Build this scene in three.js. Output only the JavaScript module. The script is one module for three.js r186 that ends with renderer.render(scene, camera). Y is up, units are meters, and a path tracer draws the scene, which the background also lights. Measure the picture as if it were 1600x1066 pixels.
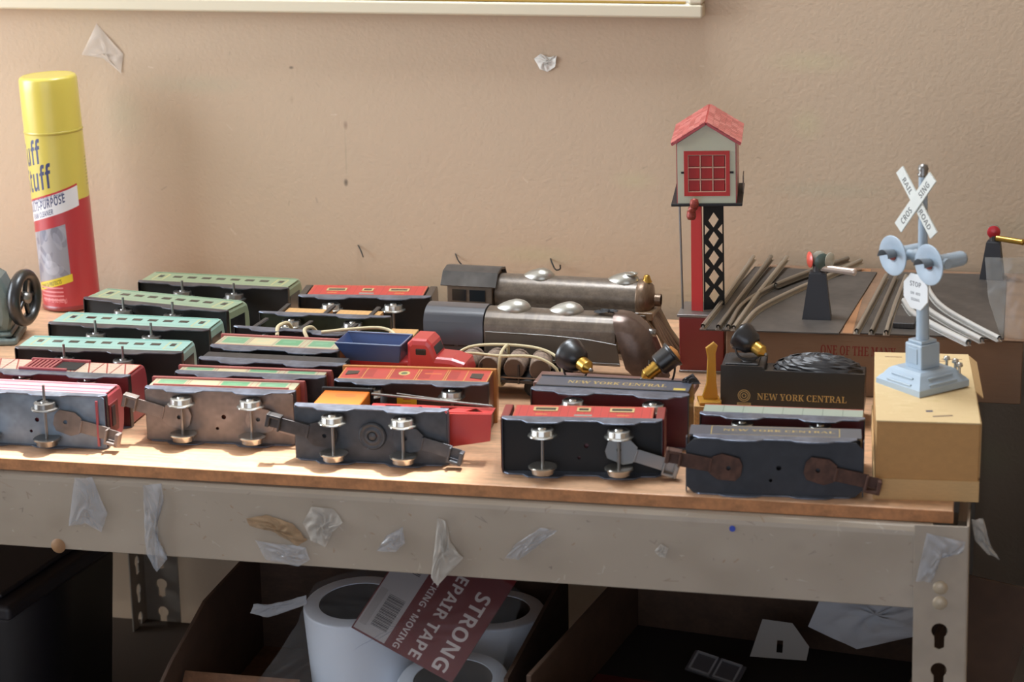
import * as THREE from 'three';
import { RoundedBoxGeometry } from 'three/addons/geometries/RoundedBoxGeometry.js';
import { mergeGeometries, toCreasedNormals } from 'three/addons/utils/BufferGeometryUtils.js';
import { RectAreaLightUniformsLib } from 'three/addons/lights/RectAreaLightUniformsLib.js';

// ---------------------------------------------------------------- camera, sky, lights, exposure
const scene = new THREE.Scene();
const camera = new THREE.PerspectiveCamera(17.317, 1600 / 1066, 0.05, 30);
camera.position.set(0.67219, 0.686588, 1.90004);
camera.quaternion.setFromRotationMatrix(new THREE.Matrix4().makeBasis(
  new THREE.Vector3(0.97540656, -0.01540573, -0.21987432),
  new THREE.Vector3(-0.04481283, 0.96285831, -0.26626243),
  new THREE.Vector3(0.21580978, 0.26956731, 0.93848793)));
scene.add(camera);
camera.focus = 2.38; camera.userData.fStop = 8;
scene.background = new THREE.Color(0.55, 0.72, 1.0);
RectAreaLightUniformsLib.init();
const renderer = new THREE.WebGLRenderer({ antialias: true });
renderer.toneMapping = THREE.LinearToneMapping;
renderer.toneMappingExposure = 1.0;
renderer.shadowMap.enabled = true;
function area(color, intensity, w, h, pos, look) {
  const l = new THREE.RectAreaLight(color, intensity, w, h);
  l.position.set(...pos); l.lookAt(...look); scene.add(l); return l;
}
const ROOM = { x0: -1.7, x1: 2.2, y0: -0.95, y1: 1.55, z0: -0.64, z1: 3.3 };
// daylight entering by the window in the left wall and by the open doorway behind the camera
area(new THREE.Color(0.82, 0.91, 1.0), 11, 1.1, 1.1, [-1.66, 0.62, 0.1], [5, 0.62, 0.1]);
// and by the roof light above the shelf
area(new THREE.Color(0.84, 0.92, 1.0), 30, 0.55, 0.42, [0.12, 1.53, -0.41], [0.12, -5, -0.41]);
// the sun, through that roof light, reaches only the front strip of the shelf
const sun = new THREE.DirectionalLight(new THREE.Color(1.0, 0.98, 0.95), 13);
sun.position.set(0.39, 3, -0.99 - 0.1); sun.target.position.set(0, 0, -0.1); sun.castShadow = true; sun.shadow.radius = 4;
Object.assign(sun.shadow.camera, { left: -2, right: 2, top: 2, bottom: -2, near: 0.1, far: 8 }); sun.shadow.mapSize.set(2048, 2048);
scene.add(sun, sun.target);
area(new THREE.Color(1.0, 0.96, 0.92), 1.05, 2.6, 1.3, [0.3, 0.5, 3.26], [0.3, 0.5, -5]);

// ---------------------------------------------------------------- helpers
let seed = 7;
const rnd = () => { seed = (seed * 1664525 + 1013904223) >>> 0; return seed / 4294967296; };
const rr = (a, b) => a + (b - a) * rnd();
const used = {};
function numbered(n) { const k = used[n] = (used[n] ?? -1) + 1; return k ? `${n}_${String(k).padStart(3, '0')}` : n; }
function tag(o, label, category, group) { o.userData = { ...o.userData, label, category }; if (group) o.userData.group = group; return o; }
function thing(name, label, category, [x, y, z] = [0, 0, 0], turn = 0, group) {
  const o = new THREE.Group(); o.name = numbered(name); scene.add(o);
  o.position.set(x, y, z); o.rotation.y = turn; return tag(o, label, category, group);
}
function clean(g) {
  g = g.index ? g.toNonIndexed() : g;
  for (const k of Object.keys(g.attributes)) if (!['position', 'normal', 'uv'].includes(k)) g.deleteAttribute(k);
  return g;
}
function mesh(name, geos, mat, parent, label) {
  const g = Array.isArray(geos) ? (geos.length > 1 ? mergeGeometries(geos.map(clean)) : geos[0]) : geos;
  const m = new THREE.Mesh(g, mat); m.castShadow = m.receiveShadow = true;
  m.name = parent ? name : numbered(name);
  if (parent) { const c = parent.children.filter((q) => q.name.replace(/_\d{3}$/, '') === name).length; if (c) m.name = `${name}_${String(c).padStart(3, '0')}`; }
  (parent || scene).add(m); if (label) m.userData.label = label; return m;
}
function struct(name, geos, mat, parent) { const m = mesh(name, geos, mat, parent); if (!parent) { m.name = name; m.userData.kind = 'structure'; } return m; }
const box = (w, h, d, x = 0, y = 0, z = 0, r = 0) => {
  const g = r ? new RoundedBoxGeometry(w, h, d, 2, Math.min(r, w / 2.01, h / 2.01, d / 2.01)) : new THREE.BoxGeometry(w, h, d);
  g.translate(x, y, z); return g;
};
const span = (x0, x1, y0, y1, z0, z1, r = 0) => box(x1 - x0, y1 - y0, z1 - z0, (x0 + x1) / 2, (y0 + y1) / 2, (z0 + z1) / 2, r);
const shape = (pts, holes = []) => {
  const s = new THREE.Shape(pts.map((p) => new THREE.Vector2(...p)));
  for (const h of holes) s.holes.push(h instanceof THREE.Path ? h : new THREE.Path(h.map((p) => new THREE.Vector2(...p))));
  return s;
};
const ring = (x, y, r) => { const p = new THREE.Path(); p.absarc(x, y, r, 0, Math.PI * 2, true); return p; };
const rect = (x0, x1, y0, y1) => [[x0, y0], [x1, y0], [x1, y1], [x0, y1]];
function ext(s, d, bevel = 0, seg = 10) {
  return new THREE.ExtrudeGeometry(s, { depth: d - 2 * bevel, bevelEnabled: bevel > 0, bevelSize: bevel, bevelThickness: bevel, bevelOffset: -bevel, bevelSegments: 2, curveSegments: seg }).translate(0, 0, bevel);
}
// an outline in (x, depth behind the front plane), thick upwards from y0
const plateXZ = (s, th, y0, bevel = 0) => ext(s, th, bevel).rotateX(-Math.PI / 2).translate(0, y0, 0);
// an outline in (depth behind the front plane, y), run along x over length L, centred
const alongX = (s, L, bevel = 0, seg = 8) => ext(s, L, bevel, seg).rotateY(Math.PI / 2).translate(-L / 2, 0, 0);
const lathe = (pts, seg = 28) => new THREE.LatheGeometry(pts.map((p) => new THREE.Vector2(...p)), seg);
const V = (a) => new THREE.Vector3(...a);
function tube(pts, r, seg = 24, rad = 8, closed = false) { return new THREE.TubeGeometry(new THREE.CatmullRomCurve3(pts.map(V), closed, 'centripetal'), seg, r, rad, closed); }
function rod(a, b, r, r2 = r, seg = 14) {
  const A = V(a), B = V(b), d = B.clone().sub(A), g = new THREE.CylinderGeometry(r2, r, d.length(), seg);
  g.applyQuaternion(new THREE.Quaternion().setFromUnitVectors(new THREE.Vector3(0, 1, 0), d.normalize()));
  const m = A.add(B).multiplyScalar(0.5); return g.translate(m.x, m.y, m.z);
}
// a strip of rectangular section swept along points in space, upright
function sweep(pts, w, h) {
  const g = [], up = new THREE.Vector3(0, 1, 0), P = pts.map(V), pos = [], idx = [];
  P.forEach((p, i) => {
    const t = P[Math.min(i + 1, P.length - 1)].clone().sub(P[Math.max(i - 1, 0)]).normalize();
    const s = t.clone().cross(up).normalize().multiplyScalar(w / 2);
    for (const [a, b] of [[-1, 0], [1, 0], [1, 1], [-1, 1]]) pos.push(p.x + s.x * a, p.y + b * h, p.z + s.z * a);
  });
  for (let i = 0; i < P.length - 1; i++) for (let k = 0; k < 4; k++) { const a = i * 4 + k, b = i * 4 + (k + 1) % 4; idx.push(a, b, a + 4, b, b + 4, a + 4); }
  const e = (P.length - 1) * 4; idx.push(0, 2, 1, 0, 3, 2, e, e + 1, e + 2, e, e + 2, e + 3);
  const q = new THREE.BufferGeometry(); q.setAttribute('position', new THREE.Float32BufferAttribute(pos, 3)); q.setIndex(idx);
  q.setAttribute('uv', new THREE.Float32BufferAttribute(new Float32Array(pos.length / 3 * 2), 2));
  return toCreasedNormals(q, 0.5);
}
function uvBox(g, a, b, flip) { // uv over the bounding box along two axes
  g.computeBoundingBox(); const { min, max } = g.boundingBox, p = g.attributes.position, uv = new Float32Array(p.count * 2), ix = { x: 0, y: 1, z: 2 };
  const f = (i, ax) => { const c = ix[ax], lo = min.getComponent(c), hi = max.getComponent(c); return (p.getComponent(i, c) - lo) / (hi - lo || 1); };
  for (let i = 0; i < p.count; i++) { uv[2 * i] = f(i, a); uv[2 * i + 1] = flip ? 1 - f(i, b) : f(i, b); }
  g.setAttribute('uv', new THREE.BufferAttribute(uv, 2)); return g;
}
function uvMetres(g, a, b, s = 1) {
  const p = g.attributes.position, uv = new Float32Array(p.count * 2), ix = { x: 0, y: 1, z: 2 };
  for (let i = 0; i < p.count; i++) { uv[2 * i] = p.getComponent(i, ix[a]) * s; uv[2 * i + 1] = p.getComponent(i, ix[b]) * s; }
  g.setAttribute('uv', new THREE.BufferAttribute(uv, 2)); return g;
}
// a crumpled thin sheet inside an outline (x, y), rings towards its middle
function scrap(pts, amp, rings = 5, sub = 4) {
  const out = []; for (let i = 0; i < pts.length; i++) { const a = pts[i], b = pts[(i + 1) % pts.length]; for (let k = 0; k < sub; k++) out.push([a[0] + (b[0] - a[0]) * k / sub, a[1] + (b[1] - a[1]) * k / sub]); }
  const cx = out.reduce((s, p) => s + p[0], 0) / out.length, cy = out.reduce((s, p) => s + p[1], 0) / out.length, n = out.length, pos = [cx, cy, amp], idx = [];
  for (let r = 1; r <= rings; r++) for (let i = 0; i < n; i++) { const f = r / rings, j = r < rings ? rr(-0.04, 0.04) : 0; pos.push(cx + (out[i][0] - cx) * (f + j), cy + (out[i][1] - cy) * (f + j), rr(0, amp) * (r === rings ? 0.8 : 1)); }
  for (let i = 0; i < n; i++) { const j = (i + 1) % n; idx.push(0, 1 + i, 1 + j); for (let r = 0; r < rings - 1; r++) { const a = 1 + r * n; idx.push(a + i, a + n + i, a + j, a + j, a + n + i, a + n + j); } }
  const g = new THREE.BufferGeometry(); g.setAttribute('position', new THREE.Float32BufferAttribute(pos, 3)); g.setIndex(idx); g.computeVertexNormals();
  return uvBox(g, 'x', 'y');
}

// ---------------------------------------------------------------- textures and materials
function noiseGrid(n, oct, s0) { // tileable fractal value noise
  let s = s0; const R = () => { s = (s * 1664525 + 1013904223) >>> 0; return s / 4294967296; };
  const out = new Float32Array(n * n);
  for (const [cells, amp, cy] of oct) {
    const cyy = cy || cells, g = Float32Array.from({ length: cells * cyy }, R);
    for (let y = 0; y < n; y++) for (let x = 0; x < n; x++) {
      const fx = x / n * cells, fy = y / n * cyy, x0 = fx | 0, y0 = fy | 0; let u = fx - x0, v = fy - y0; u *= u * (3 - 2 * u); v *= v * (3 - 2 * v);
      const x1 = (x0 + 1) % cells, y1 = (y0 + 1) % cyy;
      out[y * n + x] += amp * ((g[y0 * cells + x0] * (1 - u) + g[y0 * cells + x1] * u) * (1 - v) + (g[y1 * cells + x0] * (1 - u) + g[y1 * cells + x1] * u) * v - 0.5);
    }
  }
  return out;
}
function dataTex(n, f, srgb, rep = 1) {
  const d = new Uint8Array(n * n * 4);
  for (let i = 0; i < n * n; i++) { const c = f(i, i % n, (i / n) | 0); for (let k = 0; k < 3; k++) d[4 * i + k] = Math.max(0, Math.min(255, c[k])); d[4 * i + 3] = 255; }
  const t = new THREE.DataTexture(d, n, n); t.magFilter = THREE.LinearFilter; t.minFilter = THREE.LinearFilter; t.wrapS = t.wrapT = THREE.RepeatWrapping;
  if (srgb) t.colorSpace = THREE.SRGBColorSpace; t.repeat.set(rep, rep); t.needsUpdate = true; return t;
}
function canvasTex(w, h, draw) {
  const c = document.createElement('canvas'); c.width = w; c.height = h; const g = c.getContext('2d'); draw(g, w, h);
  const t = new THREE.CanvasTexture(c); t.colorSpace = THREE.SRGBColorSpace; t.magFilter = THREE.LinearFilter; return t;
}
const fineN = noiseGrid(256, [[64, 0.5], [128, 0.35], [16, 0.25]], 3);
const peelN = noiseGrid(256, [[40, 0.6], [90, 0.3], [9, 0.3]], 11);
const roughTex = (lo, hi, rep) => dataTex(256, (i) => { const v = lo + (hi - lo) * (fineN[i] + 0.5); return [v * 255, v * 255, v * 255]; }, false, rep);
const scratchRough = roughTex(0.18, 0.62, 5);
const peelBump = dataTex(256, (i) => [128 + peelN[i] * 150, 128 + peelN[i] * 150, 128 + peelN[i] * 150], false, 1);
const C = (hex) => new THREE.Color(hex);
function std(hex, rough = 0.6, metal = 0, more = {}) { return new THREE.MeshStandardMaterial({ color: C(hex), roughness: rough, metalness: metal, side: THREE.DoubleSide, ...more }); }
function tin(hex, rough = 0.42, more = {}) { return new THREE.MeshPhysicalMaterial({ color: C(hex), roughness: rough, clearcoat: 0.6, clearcoatRoughness: 0.28, side: THREE.DoubleSide, ...more }); }
function print(w, h, draw, rough = 0.42) { return tin('#ffffff', rough, { map: canvasTex(w, h, draw) }); }
// uneven plain colour: base tone with blotches
function blotch(hex, amt, rough, metal, rep = 6, s0 = 5) {
  const nz = noiseGrid(128, [[6, 0.6], [20, 0.4], [50, 0.3]], s0), c = C(hex).convertLinearToSRGB();
  return std('#ffffff', rough, metal, { map: dataTex(128, (i) => [c.r, c.g, c.b].map((v) => 255 * v * (1 + amt * nz[i])), true, rep) });
}
const M = {
  black: tin('#161517', 0.36), sill: blotch('#787f8e', 0.5, 0.3, 0.55, 7, 24), sillDark: blotch('#5a5a60', 0.5, 0.34, 0.5, 7, 25), blackMatt: std('#141314', 0.6), darkSteel: blotch('#4c4a4a', 0.5, 0.42, 0.55), greyTin: blotch('#8b8b90', 0.35, 0.42, 0.35, 6, 9),
  blueGrey: blotch('#8392a2', 0.3, 0.4, 0.2, 6, 12), darkGrey: blotch('#4d5157', 0.35, 0.45, 0.3, 6, 14), brownTin: blotch('#857a74', 0.35, 0.42, 0.35, 6, 15), tender: blotch('#34353a', 0.3, 0.45, 0.2, 6, 18),
  nickel: std('#cfccc4', 0.26, 0.9), steel: std('#8d8a86', 0.35, 0.9), rust: blotch('#5d4136', 0.6, 0.62, 0.35, 8, 21), brass: std('#c39a4a', 0.3, 0.9), axle: std('#8a8784', 0.35, 0.85),
  red: tin('#b32a28', 0.4), darkRed: tin('#84211f', 0.42), maroon: tin('#5e1a1c', 0.42), green: tin('#85a492', 0.4), orange: tin('#e08a1e', 0.42), blue: tin('#39507f', 0.42), cream: tin('#d9cfae', 0.45), rose: tin('#a2454c', 0.42),
  woodTan: blotch('#c79a62', 0.25, 0.7, 0, 5, 31), glassDark: tin('#1c2226', 0.15), rubber: std('#d2c29a', 0.6), loco: blotch('#6f6357', 0.3, 0.3, 0.25, 5, 41), locoDark: tin('#2a2827', 0.4), white: std('#e6e4df', 0.5),
};

// ---------------------------------------------------------------- the room
{
  const { x0, x1, y0, y1, z0, z1 } = ROOM, wallPaint = (more) => std('#c6ad92', 0.72, 0, { bumpMap: peelBump, bumpScale: 0.0004, ...more });
  const wx0 = -0.8, wx1 = 0.9, wy0 = -0.6, wy1 = 0.5;
  const wallTex = canvasTex(2048, 1325, (g, w, h) => {
    g.fillStyle = '#c6ad92'; g.fillRect(0, 0, w, h);
    const X = (x) => (x - wx0) / (wx1 - wx0) * w, Y = (y) => (wy1 - y) / (wy1 - wy0) * h;
    const smear = (x, y, rx, ry, a, col) => { for (let k = 6; k; k--) { g.fillStyle = col; g.globalAlpha = a / 6; g.beginPath(); g.ellipse(X(x), Y(y), rx * k / 6 * 1200, ry * k / 6 * 1200, 0, 0, 7); g.fill(); } g.globalAlpha = 1; };
    smear(-0.177, 0.284, 0.003, 0.002, 0.8, '#3a322c'); smear(-0.112, 0.216, 0.003, 0.006, 0.5, '#6b5a4c'); smear(-0.114, 0.146, 0.0028, 0.005, 0.9, '#3d342e');
    smear(-0.113, 0.18, 0.0012, 0.034, 0.35, '#8d7a69'); smear(-0.178, 0.245, 0.003, 0.006, 0.3, '#8d7a69');
    for (let i = 0; i < 90; i++) { const x = rr(-0.5, 0.7), y = rr(-0.02, 0.35); g.strokeStyle = rnd() < 0.6 ? '#9a8570' : '#e4d3bd'; g.globalAlpha = rr(0.1, 0.4); g.lineWidth = rr(0.8, 2.2); g.beginPath(); g.moveTo(X(x), Y(y)); g.lineTo(X(x + rr(-0.008, 0.008)), Y(y + rr(-0.008, 0.004))); g.stroke(); } g.globalAlpha = 1;
    for (let i = 0; i < 26; i++) smear(rr(-0.6, 0.7), rr(-0.3, 0.4), rr(0.02, 0.09), rr(0.01, 0.04), 0.06, rnd() < 0.5 ? '#b89c7e' : '#dcc8b0');
    smear(0.42, 0.02, 0.2, 0.03, 0.12, '#b08d68');
  });
  const wb = span(x0, x1, y0, y1, z0 - 0.1, z0); const p = wb.attributes.position, uv = wb.attributes.uv;
  for (let i = 0; i < p.count; i++) uv.setXY(i, (p.getX(i) - wx0) / (wx1 - wx0), (p.getY(i) - wy0) / (wy1 - wy0));
  const wbump = peelBump.clone(); wbump.repeat.set(14, 9); wbump.needsUpdate = true;
  struct('wall_back', wb, std('#ffffff', 0.72, 0, { map: wallTex, bumpMap: wbump, bumpScale: 0.0004 }));
  // left wall with the window opening
  const wz = [-0.45, 0.65], wy = [0.07, 1.17], t = 0.12;
  struct('wall_left', [span(x0 - t, x0, y0, wy[0], z0 - 0.1, z1), span(x0 - t, x0, wy[1], y1, z0 - 0.1, z1), span(x0 - t, x0, wy[0], wy[1], z0 - 0.1, wz[0]), span(x0 - t, x0, wy[0], wy[1], wz[1], z1)], wallPaint());
  struct('wall_right', span(x1, x1 + t, y0, y1, z0 - 0.1, z1), wallPaint());
  const dx = [-1.0, 1.6], dy = 1.2;
  struct('wall_front', [span(x0, dx[0], y0, y1, z1, z1 + t), span(dx[1], x1, y0, y1, z1, z1 + t), span(dx[0], dx[1], dy, y1, z1, z1 + t)], wallPaint());
  const sx = [-0.16, 0.4], sz = [-0.625, -0.2], ce = (a, b, c, d) => span(a, b, y1, y1 + 0.1, c, d);
  struct('ceiling', [ce(x0 - t, sx[0], z0 - 0.1, z1 + t), ce(sx[1], x1 + t, z0 - 0.1, z1 + t), ce(sx[0], sx[1], z0 - 0.1, sz[0]), ce(sx[0], sx[1], sz[1], z1 + t)], std('#d8d2c8', 0.8));
  const rl = struct('window_2', [span(sx[0] - 0.02, sx[0], y1 + 0.04, y1 + 0.14, sz[0] - 0.02, sz[1] + 0.02), span(sx[1], sx[1] + 0.02, y1 + 0.04, y1 + 0.14, sz[0] - 0.02, sz[1] + 0.02), span(sx[0], sx[1], y1 + 0.04, y1 + 0.14, sz[0] - 0.02, sz[0]), span(sx[0], sx[1], y1 + 0.04, y1 + 0.14, sz[1], sz[1] + 0.02)], M.white);
  mesh('pane', span(...sx, y1 + 0.08, y1 + 0.084, ...sz), new THREE.MeshPhysicalMaterial({ color: 0xffffff, transmission: 1, thickness: 0, roughness: 0.02 }), rl);
  struct('floor', span(x0 - t, x1 + t, y0 - 0.1, y0, z0 - 0.1, z1 + t), blotch('#8d8781', 0.25, 0.7, 0, 3, 51));
  const wf = struct('window_1', [span(x0 - 0.1, x0 - 0.02, wy[0], wy[0] + 0.05, ...wz), span(x0 - 0.1, x0 - 0.02, wy[1] - 0.05, wy[1], ...wz), span(x0 - 0.1, x0 - 0.02, ...wy, wz[0], wz[0] + 0.05), span(x0 - 0.1, x0 - 0.02, ...wy, wz[1] - 0.05, wz[1])], M.white);
  mesh('pane', span(x0 - 0.07, x0 - 0.066, wy[0] + 0.05, wy[1] - 0.05, wz[0] + 0.05, wz[1] - 0.05), new THREE.MeshPhysicalMaterial({ color: 0xffffff, transmission: 1, thickness: 0, roughness: 0.02 }), wf);
}

// ---------------------------------------------------------------- on the wall
{
  const wb = thing('whiteboard', 'cream framed board hanging on the tan wall with only its lower edge in view', 'board', [0.32, 0.352, -0.622], 0);
  mesh('panel', span(-0.93, -0.012, 0.014, 0.6, -0.012, -0.002), M.white, wb);
  const fm = std('#d8cbb0', 0.5);
  mesh('frame', [span(-0.95, 0, 0, 0.016, -0.016, 0.006, 0.003), span(-0.95, -0.934, 0.016, 0.6, -0.016, 0.006, 0.003), span(-0.016, 0, 0.016, 0.6, -0.016, 0.006, 0.003), span(-0.95, 0, 0.584, 0.6, -0.016, 0.006, 0.003)], fm, wb);
  mesh('bead', span(-0.93, -0.02, 0.0165, 0.0185, -0.002, 0.004), M.brass, wb);
  const film = std('#d9cfc6', 0.5, 0, { transparent: true, opacity: 0.6 });
  const tp = mesh('torn_tape', scrap([[-0.024, -0.004], [-0.002, 0.034], [0.03, -0.002], [0.026, -0.026], [0.004, -0.008]], 0.002), std('#dbcaba', 0.5, 0, { transparent: true, opacity: 0.7 })); tp.position.set(-0.42, 0.299, -0.6395); tag(tp, 'torn pale piece of tape stuck on the wall above the spray can', 'tape');
  const sp = mesh('filler_patch', scrap([[-0.014, 0.004], [-0.006, 0.01], [0.004, 0.006], [0.013, 0.008], [0.011, -0.005], [0.002, -0.011], [-0.007, -0.008]], 0.003), std('#e9e4da', 0.8)); sp.position.set(0.134, 0.296, -0.6397); tag(sp, 'small white patch of filler on the tan wall', 'patch');
  const n1 = mesh('bent_nail', tube([[0, 0.012, -0.002], [0.004, 0.007, 0.006], [0.009, 0, 0.009], [0.014, 0.001, 0.008], [0.014, 0.006, 0.008]], 0.0009), M.blackMatt); n1.position.set(0.136, 0.05, -0.64); tag(n1, 'thin bent wire hook in the wall above the middle of the rear locomotive', 'hook');
  const n2 = mesh('bent_nail', tube([[-0.004, 0.014, -0.002], [0.002, 0.006, 0.006], [0.008, 0, 0.008]], 0.0008), M.blackMatt); n2.position.set(0.023, 0.05, -0.64); tag(n2, 'thin straight wire in the wall above the cab of the rear locomotive', 'hook');
  const n3 = mesh('bent_nail', tube([[-0.006, 0.008, -0.002], [0, 0.002, 0.005], [0.004, -0.006, 0.008]], 0.0008), M.blackMatt); n3.position.set(-0.097, 0.062, -0.64); tag(n3, 'small dark wire sticking out of the wall above the rear red caboose', 'hook');
}

// ---------------------------------------------------------------- shelving
const paintGrey = blotch('#a89b8b', 0.12, 0.42, 0.12, 2, 61);
const su = thing('shelving_unit', 'beige grey steel garage shelving with keyhole posts and a wide front beam', 'shelving', [0, -0.95, 0]);
{
  const Y = 0.95, prof = [[0.03, -0.012], [0.008, -0.0125], [0.003, -0.0145], [0.0005, -0.018], [0, -0.022], [0, -0.0905], [0.004, -0.0925], [0.022, -0.0925], [0.022, -0.09], [0.006, -0.0895], [0.003, -0.085], [0.003, -0.025], [0.008, -0.0165], [0.03, -0.0145]];
  const beamMat = paintGrey.clone(); beamMat.map = paintGrey.map; beamMat.bumpMap = peelBump; beamMat.bumpScale = 0.0006;
  const wearTex = canvasTex(2048, 256, (g, w, h) => {
    g.fillStyle = '#a89b8b'; g.fillRect(0, 0, w, h);
    for (let i = 0; i < 60; i++) { const x = rr(0, w), y = rr(0, h), r = rr(20, 110); const q = g.createRadialGradient(x, y, 0, x, y, r), c = rnd() < 0.5 ? '146,132,116' : '186,174,160'; q.addColorStop(0, `rgba(${c},0.28)`); q.addColorStop(1, `rgba(${c},0)`); g.fillStyle = q; g.fillRect(x - r, y - r, 2 * r, 2 * r); }
    for (let i = 0; i < 220; i++) { g.globalAlpha = rr(0.1, 0.45); g.strokeStyle = ['#7a6654', '#d4ccc2', '#8d5f3c', '#5e5650', '#c9c4c0'][(rnd() * 5) | 0]; g.lineWidth = rr(1, 3); const x = rr(0, w), y = rr(10, h), k = rnd() < 0.8 ? 0.35 : 1; g.beginPath(); g.moveTo(x, y); g.lineTo(x + rr(-16, 16) * k, y + rr(-16, 16) * k); g.lineTo(x + rr(-16, 16) * k, y + rr(-16, 16) * k); g.stroke(); }
  });
  const bg = alongX(shape(prof), 1.7).translate(-0.235, Y, 0); { const p = bg.attributes.position, u = bg.attributes.uv; for (let i = 0; i < p.count; i++) u.setXY(i, (p.getX(i) + 0.32) / 0.96, (p.getY(i) - Y + 0.094) / 0.084); }
  wearTex.wrapS = THREE.RepeatWrapping;
  const wearMat = std('#ffffff', 0.42, 0.12, { map: wearTex });
  const beam = mesh('beam', bg, wearMat, su, 'wide scuffed front beam with rolled top lip');
  mesh('beam', uvMetres(alongX(shape(prof), 1.7).rotateY(Math.PI).translate(-0.235, Y, -0.61), 'x', 'y', 1.5), beamMat, su);
  // front right angle post with keyholes
  const key = (x, y) => { const p = new THREE.Path(); p.absarc(x, y, 0.0072, -2.15, Math.PI + 2.15 - Math.PI * 0 - 0.0, false); p.lineTo(x - 0.0042, y - 0.017); p.lineTo(x + 0.0042, y - 0.017); p.closePath(); return p; };
  const key2 = (x, y) => { const pts = []; for (let i = 0; i <= 14; i++) { const a = -0.9 + i / 14 * (Math.PI + 1.8); pts.push([x + Math.cos(a) * 0.0072, y + Math.sin(a) * 0.0072]); } pts.push([x - 0.0043, y - 0.016], [x, y - 0.018], [x + 0.0043, y - 0.016]); return pts; };
  const holes = []; for (let k = 0; k < 20; k++) holes.push(key2(0.0235, -0.1 - 0.0381 * k));
  const flange = (h) => uvMetres(ext(shape([[0, 0], [0.0465, 0], [0.0465, -0.93], [0, -0.93]], h), 0.002, 0.0004), 'x', 'y', 1.5);
  const post = mesh('post', [flange(holes), flange(holes).rotateY(Math.PI / 2).translate(0.0455, 0, 0.0015)], beamMat, su, 'front right post with dark keyholes');
  post.position.set(0.599, Y - 0.0105, 0.001); post.rotation.z = 0.018;
  for (const y of [-0.0585, -0.073]) mesh('rivet', lathe([[0, 0.0026], [0.0035, 0.0024], [0.0062, 0.001], [0.0066, 0]], 18).rotateX(Math.PI / 2).translate(0.0235, y, 0.002), std('#b3a48d', 0.4, 0.3), post);
  for (const [x, z, ry] of [[0.644, -0.61, Math.PI], [-1.085, 0.001, -0], [-1.04, -0.61, Math.PI], [-0.345, -0.605, Math.PI]]) {
    const q = mesh('post', [flange(holes), flange(holes).rotateY(Math.PI / 2).translate(0.0455, 0, 0.0015)], beamMat, su); q.position.set(x, Y - 0.0105, z); q.rotation.y = ry;
  }
  mesh('beam', uvMetres(alongX(shape(prof.map(([a, b]) => [a, b * 0.7])), 1.7).translate(-0.235, Y - 0.42, 0), 'x', 'y', 1.5), beamMat, su);
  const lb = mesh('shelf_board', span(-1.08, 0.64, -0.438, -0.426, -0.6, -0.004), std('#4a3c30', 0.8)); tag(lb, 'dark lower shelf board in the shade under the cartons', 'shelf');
  for (const [a, b] of [[0.09, 0.02], [0.5, 0.44]]) mesh('side_brace', span(0.636, 0.644, Y - a, Y - b, -0.57, -0.04), paintGrey, su);
}
{
  const n = 512, wood = noiseGrid(n, [[4, 0.35, 24], [8, 0.5, 90], [40, 0.25, 200], [100, 0.25]], 71);
  const tex = dataTex(n, (i) => { const v = 1 + 0.28 * wood[i]; return [206 * v, 162 * v, 126 * v]; }, true, 2);
  const bd = mesh('shelf_board', uvMetres(span(-1.08, 0.632, -0.0122, 0, -0.606, 0.002, 0.0012), 'x', 'z', 1.4), new THREE.MeshPhysicalMaterial({ color: 0xffffff, map: tex, roughness: 0.42, clearcoat: 0.35, clearcoatRoughness: 0.35, bumpMap: dataTex(n, (i) => [128 + 90 * wood[i], 128 + 90 * wood[i], 128 + 90 * wood[i]], false, 2), bumpScale: 0.0003 }));
  bd.position.set(0, 0, -0.004); bd.rotation.y = 0.012; mesh('front_edge', uvMetres(span(-1.08, 0.6325, -0.0118, -0.0004, 0.0015, 0.0026, 0.0004), 'x', 'y', 1.4), blotch('#b07a50', 0.3, 0.7, 0, 9, 77), bd, 'brown front edge'); tag(bd, 'brown particle board shelf top carrying all the toy trains', 'shelf');
}

// ---------------------------------------------------------------- lying tinplate cars: bottom to the front, side up
function toCreased(g) { const c = toCreasedNormals(g, 0.6); g.index = null; for (const k of ['position', 'normal', 'uv']) g.setAttribute(k, c.attributes[k]); }
const wheelG = lathe([[0, 0.0042], [0.0035, 0.0044], [0.004, 0.003], [0.0082, 0.0028], [0.0092, 0.0036], [0.0104, 0.003], [0.0108, -0.0018], [0.0134, -0.0024], [0.0137, -0.0034], [0.0125, -0.0042], [0.0045, -0.003], [0, -0.003]], 30); toCreased(wheelG);
const wheelF = wheelG.clone().rotateX(Math.PI);
function sillShape(L, D, wx, jour = 0.006) {
  const p = [[-L / 2, D], [-L / 2, D * 0.6], [-L / 2 + 0.006, 0.002]];
  for (const c of wx) p.push([c - 0.02, 0.001], [c - 0.014, -jour], [c - 0.004, -jour - 0.001], [c + 0.004, -jour - 0.001], [c + 0.014, -jour], [c + 0.02, 0.001]);
  p.push([L / 2 - 0.006, 0.002], [L / 2, D * 0.6], [L / 2, D]); return shape(p);
}
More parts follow.
